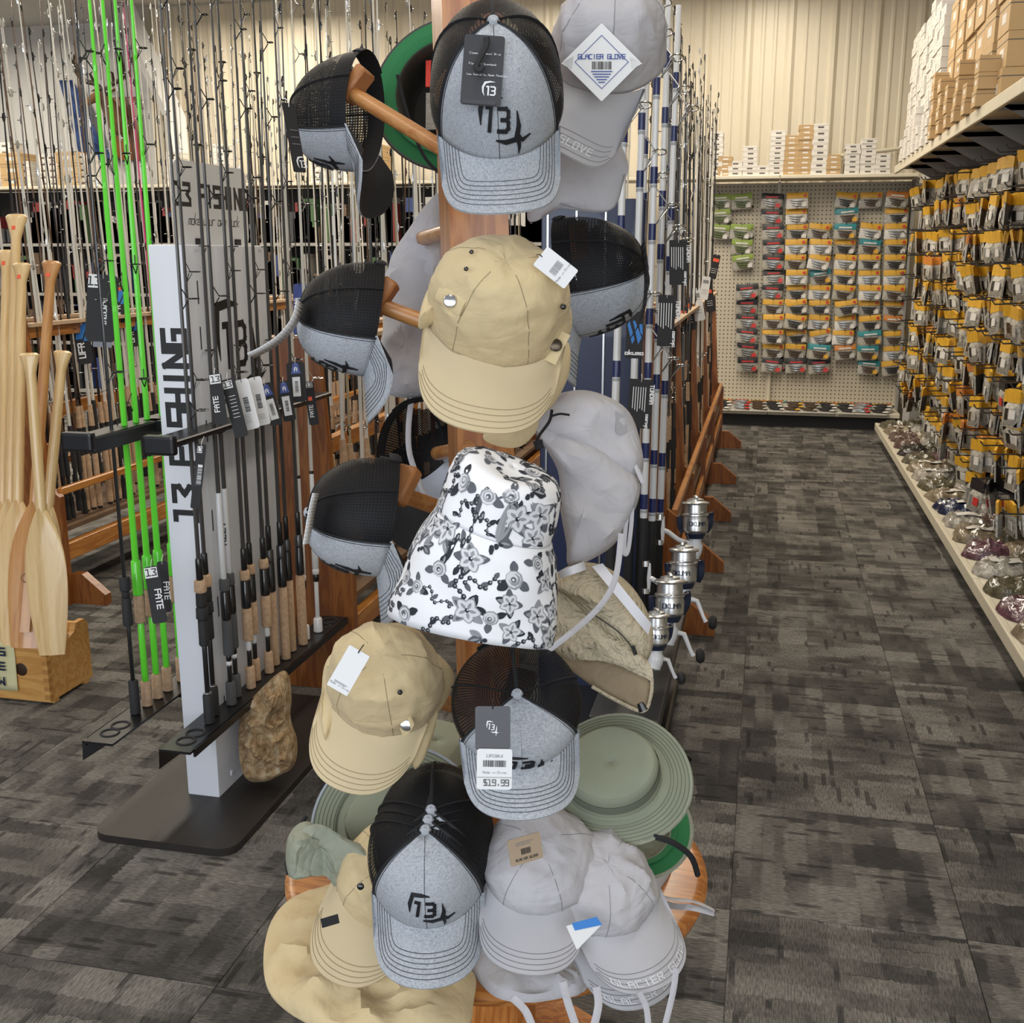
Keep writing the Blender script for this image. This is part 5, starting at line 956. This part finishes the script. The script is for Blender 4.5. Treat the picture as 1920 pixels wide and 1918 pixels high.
tcloth(h, 'neck_flap', [(545, 1690), (600, 1668), (690, 1650), (720, 1700), (735, 1780), (800, 1830), (885, 1825), (888, 1880), (870, 1935), (780, 1950), (680, 1945), (590, 1925), (530, 1890), (500, 1850), (495, 1790), (510, 1730)], KHAKI, .004, .030, .011, 81, 15, 15)
softc = place(735, 1638, 1.63, (.05, .66, .75), (-.42, -.70, .55), (0, 0, .0)); cc, _, BB = softcap('x', softc, KHAKI, .078, .085, .05, .085, .007, 17, 66, pw=3.4, arch=2, droop=.15)
for o_ in list(cc.children): o_.parent = h; o_.matrix_parent_inverse = wm(h).inverted() @ wm(cc)
bpy.data.objects.remove(cc)
MB().box(-.006, .006, -.012, .012, 0, .002, 0, frame(at(619, 1727, 1.49), cdir(0, .5, .85), cdir(.9, .3, 0))).build('woven_label', BLKF, h, True, False); snap(h, 676, 1662, 1.47, .005, BLKG)
def gcap(label, px, py, D, zd, yd, seed, letters=False, s=1.0, hc=.055, L=.078):
    c, S, B = softcap(label, place(px, py, D, zd, yd, (0, 0, 0)), GREYF, .078 * s, .084 * s, hc, L * s, .008, seed, 64, pw=6, arch=3.0, droop=.18, k=.55)
    if letters: decal('brim_lettering', text('GLACIER GLOVE', .0105, 0, 0, .13, .62, .30, 'c'), lambda x, y: (B(-x / .085, .90 - y / .098), V((0, 0, 1))), .0026, INKW, c)
    return c
c1 = gcap('pale grey flap cap with a brown card tag, front centre of the round table', 1012, 1612, 1.53, (.0, .74, .67), (-.14, -.67, .74), 91, hc=.056, L=.076)
tcloth(c1, 'neck_flap', [(900, 1770), (930, 1790), (1040, 1800), (1095, 1830), (1100, 1855), (1060, 1870), (990, 1880), (930, 1870), (890, 1830), (878, 1800)], GREYF, .003, .03, .009, 93)
hangtag(c1, 985, 1592, 1.40, 68, 50, 8, mat('kraft_card', (.36, .27, .18), .7), [(barcode(-.2, -.16, .4, .22, 7), INKB), (xf(text('GLACIER GLOVE', .08, 0, 0, .2, align='c'), 1, 0, -.36), INKB), (rects([(-.4, .2, .2, .22), (-.4, .3, .28, .3)]), INKG)], 25, r=.05, string=False)
c2 = gcap('pale grey cap with lettered brim at the front right of the round table', 1122, 1652, 1.54, (.10, .72, .68), (.52, -.62, .6), 95, True)
c3 = gcap('pale grey cap brim tucked beneath the lettered cap on the table', 1114, 1670, 1.57, (.10, .72, .68), (.50, -.62, .6), 99, True); c3.location.z -= .012
tcloth(c3, 'neck_flap', [(1040, 1790), (1085, 1800), (1110, 1830), (1090, 1862), (1060, 1868), (1030, 1840)], GREYF, .003, .03, .008, 98)
q = MB(); Mx = frame(at(1095, 1742, 1.42), cdir(.2, .3, .9), cdir(-.4, 1, 0)); q.prism([(-.02, -.018), (.022, -.006), (.022, .006), (-.02, .014)], 0, .001, Mx); q.build('white_tag', TGW, c2, True, False); q = MB(); q.prism([(-.012, .004), (.024, -.006), (.022, .006), (-.012, .014)], .0012, .0018, Mx); q.build('blue_tag', TGBL, c2, True, False)
c4 = gcap('pale blue grey cap under the sage hat at the right of the table', 1100, 1555, 1.72, (.1, .75, .65), (.35, -.7, .6), 101, s=.9)
tcloth(c4, 'neck_flap', [(1120, 1605), (1180, 1575), (1245, 1580), (1262, 1610), (1250, 1650), (1215, 1682), (1165, 1675), (1125, 1640)], GREYF, .004, .04, .010, 103)
strap(c4, [(1150, 1630, 1.62), (1190, 1640, 1.6), (1240, 1680, 1.58), (1300, 1690, 1.58), (1338, 1706, 1.59)], 1.6, GREYF, .005); strap(c4, [(1190, 1660, 1.62), (1250, 1695, 1.6), (1300, 1702, 1.58), (1338, 1712, 1.59)], 1.6, GREYF, .005)
for pts in ([(960, 1870), (985, 1895), (1000, 1930)], [(1055, 1840), (1065, 1880), (1082, 1930)], [(1118, 1850), (1122, 1885), (1112, 1930)]): strap(c1, pts, 1.38, GREYF, .005)
for pts in ([(1198, 1860), (1212, 1890), (1216, 1930)], [(1268, 1815), (1262, 1860), (1245, 1930)]): strap(c2, pts, 1.42, GREYF, .004)
brimhat('hat with a bright green underside beneath the sage hat on the right', place(1186, 1548, 1.68, (.15, -.8, -.58), (.2, -.3, .9), (0, 0, .0)), SAGE2, GREENU, .055, .03, .088, .0, .004, 0)
P = smooth_open([at(1225, 1568, 1.55), at(1262, 1580, 1.55), at(1295, 1605, 1.57), at(1308, 1640, 1.6)], 8); tag(MB().tube(P, .0045, 7).build('braided_cord', BLKF), 'black braided chin cord trailing over the right table edge', 'cord')
# pegs that carry the hats
peg(835, 282, 655, 172, 1.70, 1.80, True, 30); peg(840, 620, 705, 570, 1.71, 1.72, True, 20); peg(845, 960, 745, 925, 1.73, 1.60, True, 20); peg(960, 590, 1085, 470, 1.68, 1.72, True, 20); peg(890, 300, 935, 190, 1.66, 1.46, True, -20); peg(930, 1250, 965, 1310, 1.70, 1.47, True, -30); peg(940, 780, 1090, 800, 1.68, 1.62, False); peg(950, 1200, 1090, 1180, 1.72, 1.64, False); peg(890, 700, 935, 600, 1.68, 1.48, False); peg(900, 1150, 905, 960, 1.70, 1.46, False); peg(880, 1330, 730, 1290, 1.74, 1.52, False); peg(930, 120, 1110, 90, 1.66, 1.68, False); peg(860, 430, 780, 450, 1.72, 1.98, False); peg(855, 170, 850, 175, 1.70, 1.95, False); peg(880, 840, 820, 850, 1.74, 1.98, False)
# ================================================================ paddle crate
CRW = wood('crate_pine', (.62, .34, .10), (.50, .24, .06), 'x', .5, 4, .2); PAD = wood('paddle_ash', (.66, .46, .22), (.55, .36, .15), 'z', .3, 3, .5); PADB = wood('paddle_brown', (.50, .25, .08), (.40, .17, .05), 'z', .3, 3, .5)
CX1, CX0, CY0, CY1, CZ = -2.385, -2.95, 3.14, 3.39, .225
C_ = thing('paddle_crate', 'varnished pine crate on the floor holding wooden paddles', 'crate', ((CX0 + CX1) / 2, (CY0 + CY1) / 2, 0))
Mf = Matrix(((1, 0, 0, 0), (0, 0, 1, 0), (0, 1, 0, 0), (0, 0, 0, 1))); Ms = Matrix(((0, 0, 1, 0), (1, 0, 0, 0), (0, 1, 0, 0), (0, 0, 0, 1)))
MB().prism([(CX0, .012), (CX1, .012), (CX1, .20), (CX1 - .012, .222), (CX1 - .05, .225), (CX0, .225)], CY0, CY0 + .02, Mf).build('front_board', CRW, C_, True, False)
MB().prism([(CX0, .012), (CX1, .012), (CX1, CZ), (CX0, CZ)], CY1 - .02, CY1, Mf).build('back_board', CRW, C_, True, False)
MB().prism([(CY0 + .001, .012), (CY0 + .10, 0.012), (CY1 - .03, .012), (CY1, .012), (CY1, .225), (CY1 - .02, .245), (CY1 - .07, .245), (CY1 - .085, .215), (CY0 + .001, .170)], CX1 - .02, CX1 + .001, Ms).build('side_board', CRW, C_, True, False)
MB().box(CX0, CX1 - .02, CY0 + .02, CY1 - .02, .012, .03).build('floor_board', CRW, C_, True, False)
for q in (CY0 + .02, CY1 - .05): MB().box(CX0, CX1, q, q + .03, 0, .013).build('runner', CRW, C_, True, False)
MB().lathe([(0, .001), (.022, .001), (.024, 0)], 18, TR(CX1 - .105, CY0, .125) @ rot('X', 90)).build('wood_knot', mat('knot', (.035, .015, .006), .5), C_, True)
b = MB()
for k in range(6): b.box(CX1 - .02, CX1 + .0015, CY0 - .0012, CY0 + .02, .02 + .032 * k, .036 + .032 * k)
b.build('finger_joints', mat('end_grain', (.40, .19, .05), .6), C_, True, False)
MB().tube(smooth_open([(CX1 - .02, CY1 - .10, .19), (CX1 - .05, CY1 - .11, .205), (CX1 + .0, CY1 - .12, .215)], 4), .007, 7).build('rope_handle', mat('rope', (.45, .30, .16), .8), C_, True)
cl = MB(); c0, c1_ = on(-40, 1195, 'Y', CY0 - .004), on(36, 1300, 'Y', CY0 - .004)
cl.grid(lambda u, v: (c0.x + (c1_.x - c0.x) * u, CY0 - .005 - .004 * math.sin(u * 5 + v * 3) * v, c0.z + (c1_.z - c0.z + .012 * u) * v), 10, 8); co = cl.build('cloth_sign', mat('pale_yellow_cloth', (.62, .58, .33), .8, var=.04, vs=20), solid=.002); tag(co, 'pale yellow cloth sign with dark letters on the paddle crate', 'sign')
q_ = []
for ch, yy in (('S', 1222), ('E', 1249), ('W', 1277)):
    p = on(0, yy, 'Y', CY0 - .012); q_ += [[V((v_.x + p.x, v_.y + p.z)) for v_ in q] for q in text(ch, .026, -.004, -.012, .28, .85, .2, seg=.2)]
decal('sign_letters', q_, plane((0, CY0 - .0125, 0), (1, 0, 0), (0, 0, 1)), .0008, mat('dark_blue_print', (.015, .02, .05), .6), co, True)
def paddle(tx, ty, bx, by, D0, D1, label, m, bw=.082, gs=1.0, stripe=False, yaw=0):
    p0, p1 = at(tx, ty, D0), at(bx, by, D1); ax = (p0 - p1); L = ax.length; M = frame(p1, ax, cdir(math.sin(math.radians(yaw)), 0, math.cos(math.radians(yaw)))); t = thing('canoe_paddle', label, 'paddle', M, 'wooden paddles in the crate'); bl = .46
    def blade(u, v):
        w = bw * (.62 + .38 * math.sin(min(1, v / .55) * math.pi / 2)) if v < .55 else bw * (1 - ((v - .55) / .45) ** 2.2 * .80); th = 2 * math.pi * u; return V((w * math.cos(th), (.004 + .010 * v ** 3) * math.sin(th) * (1.0 + .8 * max(0, 1 - abs(math.cos(th)) * 3)), v * bl))
    b = MB(); b.grid(blade, 24, 16, cu=True); b.add([blade(i / 24, 0) for i in range(24)], [tuple(range(24))[::-1]]); b.build('blade', m, t)
    b = MB(); b.tube([(0, 0, bl * .80), (0, 0, bl), (0, 0, L * .7), (0, 0, L - .07)], [.010, .0165, .0165, .0150], 14); b.build('shaft', m, t)
    b = MB(); n_ = 12
    for k in range(1): b.grid(lambda u, v: V(((.015 + .020 * gs * max(0, (v - .15) / .85) ** 1.3 if v < .97 else .03 * gs) * math.cos(2 * math.pi * u) * (1 if v < .96 else .8), .0155 * math.sin(2 * math.pi * u) * (1 if v < .96 else .7), L - .085 * gs + .085 * gs * v)), 18, n_, cu=True)
    b.add([V((.028 * gs * math.cos(2 * math.pi * i / 18) * .8, .011 * math.sin(2 * math.pi * i / 18), L)) for i in range(18)], [tuple(range(18))]); b.build('grip', m, t)
    if stripe:
        b = MB(); b.grid(lambda u, v: V((-.02 + .03 * u, .0175 + .002 * (1 - v) - .006 * v, .05 + v * .30)), 2, 6); b.build('dark_lamination', PADB, t)
        MB().tube([V((.016 * math.cos(a) + .0, .0225, .22 + .014 * math.sin(a))) for a in [k * math.pi / 8 for k in range(17)]], .0012, 4).build('brand_mark', INK, t)
    if ty < 520: MB().box(-.004, .008, .0135, .0165, L - .055, L - .042).build('price_sticker', TGO, t, smooth=False)
    return t
paddle(31, 403, 14, 1205, 3.62, 3.50, 'tallest pale paddle with the widest grip at the far left', PAD, .07, 1.25)
paddle(41, 494, 30, 1210, 3.56, 3.46, 'pale paddle with a small grip in front of the tallest one', PAD, .07, .95)
paddle(97, 490, 46, 1215, 3.52, 3.44, 'golden brown paddle leaning right with a dark striped blade', PADB, .068, 1.0, True)
paddle(55, 662, 98, 1228, 3.36, 3.42, 'short pale paddle crossing in front, its blade at the crate corner', PAD, .065, .95)
paddle(118, 658, 66, 1215, 3.52, 3.48, 'short pale paddle leaning right behind the crossed one', PAD, .06, .9)
paddle(12, 470, 2, 1205, 3.70, 3.56, 'pale paddle shaft at the very left edge of the picture', PAD, .07, 1.0)
# ---------------------------------------------------------------- rock on the tower's base board
ROCKM = NT('rough_sandstone'); v_ = ROCKM.coord('Object'); rk = ROCKM.noise(v_, 38, 9, .72, .3); ROCKM.out(ROCKM.ramp(rk, [(.30, (.14, .085, .04)), (.43, (.36, .22, .10)), (.54, (.52, .37, .20)), (.66, (.66, .56, .42))]), .85); ROCKM.bump(ROCKM.noise(v_, 60, 8, .7), .9, .012)
b = MB(); cushion(b, [(528, 1258), (541, 1268), (545, 1310), (543, 1350), (556, 1395), (553, 1432), (530, 1448), (500, 1461), (470, 1458), (456, 1430), (452, 1380), (458, 1330), (478, 1305), (497, 1285)], lambda x, y: at(x, y, 3.23 + (1460 - y) * -.0001), -FW, .085, .9, .017, 24, 5, 16, 6, lip=.35)
ro = b.build('rock', ROCKM.m, smooth=False); tag(ro, 'jagged tan sandstone rock standing on the dark base board', 'rock')
# ================================================================ surf rod display by the aisle
NAVY = mat('navy_laminate', (.008, .016, .06), .35, coat=.2); SD = thing('surf_rod_display', 'navy and black display stand holding white surf rods by the aisle', 'display stand', (-.45, 3.4, 0))
x0, x1 = on(1012, 900, 'Y', 3.62).x, on(1196, 900, 'Y', 3.62).x
MB().box(x0, x1, 3.62, 3.70, .02, 1.72, 0, None, .004).build('back_board', NAVY, SD, True, False)
for xx in (x0 + .02, x0 + .115, x0 + .21): MB().box(xx, xx + .006, 3.612, 3.622, .3, 1.7).build('edge_strip', STEEL, SD, True, False)
MB().box(x0 - .02, -.24, 2.85, 3.75, .0, .05, 0, None, .01).build('base_plinth', BPL, SD, True, False)
MB().box(-.42, -.225, 2.78, 4.0, .27, .31, 0, None, .006).build('butt_tray', BPL, SD, True, False)
for yy in (2.9, 3.8): MB().box(-.36, -.28, yy, yy + .05, .04, .28).build('tray_leg', BPL, SD, True, False)
fa, fb = on(1215, 1372, 'Z', .0), on(1288, 1436, 'Z', .0); MB().tube([fa + V((0, 0, .018)), fb + V((0, 0, .018))], .018, 4).build('floor_foot', BPL, SD, True)
NVB = mat('navy_wrap', (.012, .022, .10), .3, coat=.3); GRW = mat('grey_wrap', (.35, .36, .38), .4)
def surfrod(xt, xm, ym, D, zb, zw, label, tags=()):
    p = at(xm, ym, D); base = V((p.x, p.y, .31)); tp = at(xt, 0, D * .965); k = (2.35 - .31) / (tp.z - .31); top = base + (tp - base) * k; t = thing('surf_rod', label, 'fishing rod', base, 'white surf rods on the aisle display'); f = lambda z: base + (top - base) * ((z - .31) / 2.04)
    MB().tube([f(.31), f(.33), f(zw)], [.013, .017, .0145], 10).build('foam_grip', EVA, t, True)
    MB().tube([f(zw), f(1.4), f(2.35)], [.0128, .0112, .0095], 10).build('blank', WHT, t, True)
    z = zw + .03; j = 0
    while z < 2.3:
        MB().tube([f(z), f(z + .05)], .0133 - (z - zw) * .0015, 10).build('navy_band', NVB, t, True); MB().tube([f(z - .012), f(z - .003)], .0132 - (z - zw) * .0015, 10).build('grey_band', GRW, t, True)
        if j % 2 == 0 and z > 1.05:
            c = f(z + .1); b = MB(); R_ = RT * .75 - FW * .25; e = c + R_ * .075
            for dz in (-.055, .055):
                for sd_ in (-1, 1): b.tube([c + V((0, 0, dz)) + R_ * .011, e - R_ * .012 + FW.cross(UP) * 0 + V((0, 0, .0)) + UP.cross(R_) * (sd_ * .018)], .0022, 5)
            b.tube([e + R_ * (.026 * math.cos(a)) + UP.cross(R_).normalized() * (.026 * math.sin(a)) for a in [q * math.pi / 8 for q in range(17)]], .0028, 5); b.build('line_guide', STEEL, t, True)
        z += .17 if j % 2 == 0 else .26; j += 1
    return t
SRF = [surfrod(1178, 1150, 700, 3.30, .3, .98, 'leftmost white surf rod, beside the navy board'), surfrod(1210, 1192, 500, 3.42, .3, .86, 'second white surf rod from the left, navy banded'), surfrod(1216, 1204, 500, 3.55, .3, .80, 'third white surf rod from the left, close behind the second'),
       surfrod(1236, 1221, 450, 3.40, .3, .70, 'fourth white surf rod from the left, thick and close'), surfrod(1254, 1238, 450, 3.60, .3, .64, 'fifth white surf rod from the left'), surfrod(1273, 1255, 400, 3.75, .3, .60, 'rightmost white surf rod, nearest the aisle')]
SPOOL = mat('brushed_aluminium', (.58, .58, .57), .28, .9); RBODY = mat('reel_white', (.68, .69, .70), .3, coat=.3); RNAVY = mat('reel_navy', (.012, .02, .045), .3, coat=.3)
def reel(px, py, D, s, label, hand, rz=0):
    t = thing('spinning_reel', label, 'fishing reel', frame(at(px, py, D), UP * .98 - FW * .05, FW) @ rot('Z', -rz) @ Matrix.Scale(s, 4), 'spinning reels on the surf rods')
    MB().lathe([(.036, .0), (.042, .002), (.042, .007), (.036, .010), (.035, .036), (.042, .038), (.044, .042), (.040, .046), (.028, .048), (.026, .054), (.010, .058), (0, .058)], 28).build('spool', SPOOL, t)
    MB().box(-.006, .006, -.022, .022, .056, .066, 0, None, .003).build('drag_knob', SPOOL, t)
    MB().lathe([(.030, -.055), (.039, -.045), (.041, -.012), (.038, .0)], 24).build('rotor', SPOOL, t)
    decal('rotor_lettering', text('OKUMA', .012, 0, 0, .18, .7, .2, 'c'), lambda x, y: (V((.041 * math.sin(x / .041), -.041 * math.cos(x / .041), -.028 + y)), V((math.sin(x / .041), -math.cos(x / .041), 0))), .0006, RNAVY, t)
    b = MB(); b.tube(smooth_open([(.036, .02, -.05), (.047, .012, -.03), (.050, .006, .0), (.047, .0, .012)], 4), .010, 8, flat=.5); b.tube(smooth_open([(-.036, .02, -.05), (-.047, .012, -.03), (-.050, .006, .0)], 4), .009, 8, flat=.5); b.lathe([(.0, -.075), (.026, -.07), (.034, -.055)], 18); b.build('bail_arm', RNAVY, t)
    MB().tube(smooth_open([(.048, .0, .012), (.040, -.050, .014), (.0, -.074, .012), (-.04, -.05, .008), (-.05, -.005, .0)], 6), .0018, 6).build('bail_wire', STEEL, t)
    b = MB(); b.tube(smooth_open([(0, .0, -.065), (-.002, 0, -.10), (-.012, .0, -.135)], 4), [.020] * 3 + [.026] * 3 + [.024] * 2 + [.012], 10); b.tube(smooth_open([(-.01, 0, -.085), (-.05, 0, -.075), (-.085, 0, -.05), (-.10, 0, -.045)], 4), .0075, 8); b.tube([(-.103, 0, -.085), (-.102, 0, -.045), (-.101, 0, .0)], [.004, .007, .004], 8); b.build('body', RBODY, t)
    MB().tube([(-.112, 0, -.09), (-.112, 0, -.075)], .012, 10).build('seat_hood', STEEL, t); MB().tube([(-.112, 0, -.01), (-.112, 0, .006)], .012, 10).build('seat_hood', STEEL, t)
    if hand:
        MB().tube([(.02, .0, -.10), (.040, .0, -.105), (.058, -.0, -.15), (.066, 0, -.165)], [.008, .007, .0055, .007], 8).build('crank_handle', RBODY, t); MB().lathe([(0, -.012), (.016, -.010), (.022, 0), (.016, .010), (0, .012)], 16, TR(.085, .0, -.165) @ rot('Y', 90)).build('handle_knob', EVA, t)
    return t
reel(1304, 968, 3.85, 1.12, 'farthest of four silver reels beside the aisle', False, 0); reel(1282, 1058, 3.55, 1.12, 'second farthest silver reel, its bail open to the left', True, 20); reel(1256, 1118, 3.25, 1.08, 'second nearest silver reel with a wide bail wire', True, 0); reel(1231, 1178, 2.98, .84, 'nearest small silver reel with a white crank handle', True, -10)
tl = [(rects([(-.16 + .05 * k, -.145 + .05 * k, -.1 - .03 * (k % 3), .34) for k in range(6)]), INKW), (xf(text('TUNDRA', .075, 0, 0, .24, align='c'), 1, .19, .2, -90), INKW), (xf(text('okuma', .07, 0, 0, .24, align='c'), 1, .17, -.36, 90), INKW)]
hangtag(SRF[5], 1272, 492, 3.45, 34, 84, 0, TGB, tl, 0, r=.05); hangtag(SRF[3], 1249, 601, 3.28, 32, 96, -2, TGB, tl, 0, r=.05); hangtag(SRF[1], 1200, 757, 3.15, 45, 92, -4, TGB, tl, 0, r=.05)
hangtag(SRF[1], 1190, 628, 3.22, 32, 88, -2, TGB, [([[V((-.16, .2)), V((-.12, .3)), V((.0, -.1)), V((-.05, -.2))], [V((-.05, .3)), V((.0, .3)), V((.15, -.05)), V((.08, -.2))], [V((.08, .25)), V((.16, .22)), V((.17, .0)), V((.12, .05))]], TGBL), (xf(text('okuma', .09, 0, 0, .24, align='c'), 1, 0, -.42), INKW)], 0, r=.05)
for k, (px, py, w, h_, a, m, lb) in enumerate([(1307, 571, 22, 62, 10, TGW, 'white swing tag'), (1290, 590, 20, 60, 14, TGB, 'black swing tag with orange sticker'), (1330, 560, 18, 50, 8, TGB, 'small black swing tag with orange sticker'), (1322, 540, 16, 44, -8, TGW, 'narrow white swing tag'), (1278, 600, 20, 52, -8, TGB, 'dark swing tag with pale print'), (1340, 500, 14, 46, -12, TGB, 'dark green edged swing tag')]):
    o_, D_ = nearrod(px, py, 4.4, 7.0); hangtag(o_, px, py, D_, w, h_, a, m, [(rects([(-.12, .12, .2, .34)]), TGO if m is TGB else INKG), (rects([(-.12, .1, y_, y_ + .015) for y_ in (-.1, -.18, -.26)]), INKW if m is TGB else INKG)])
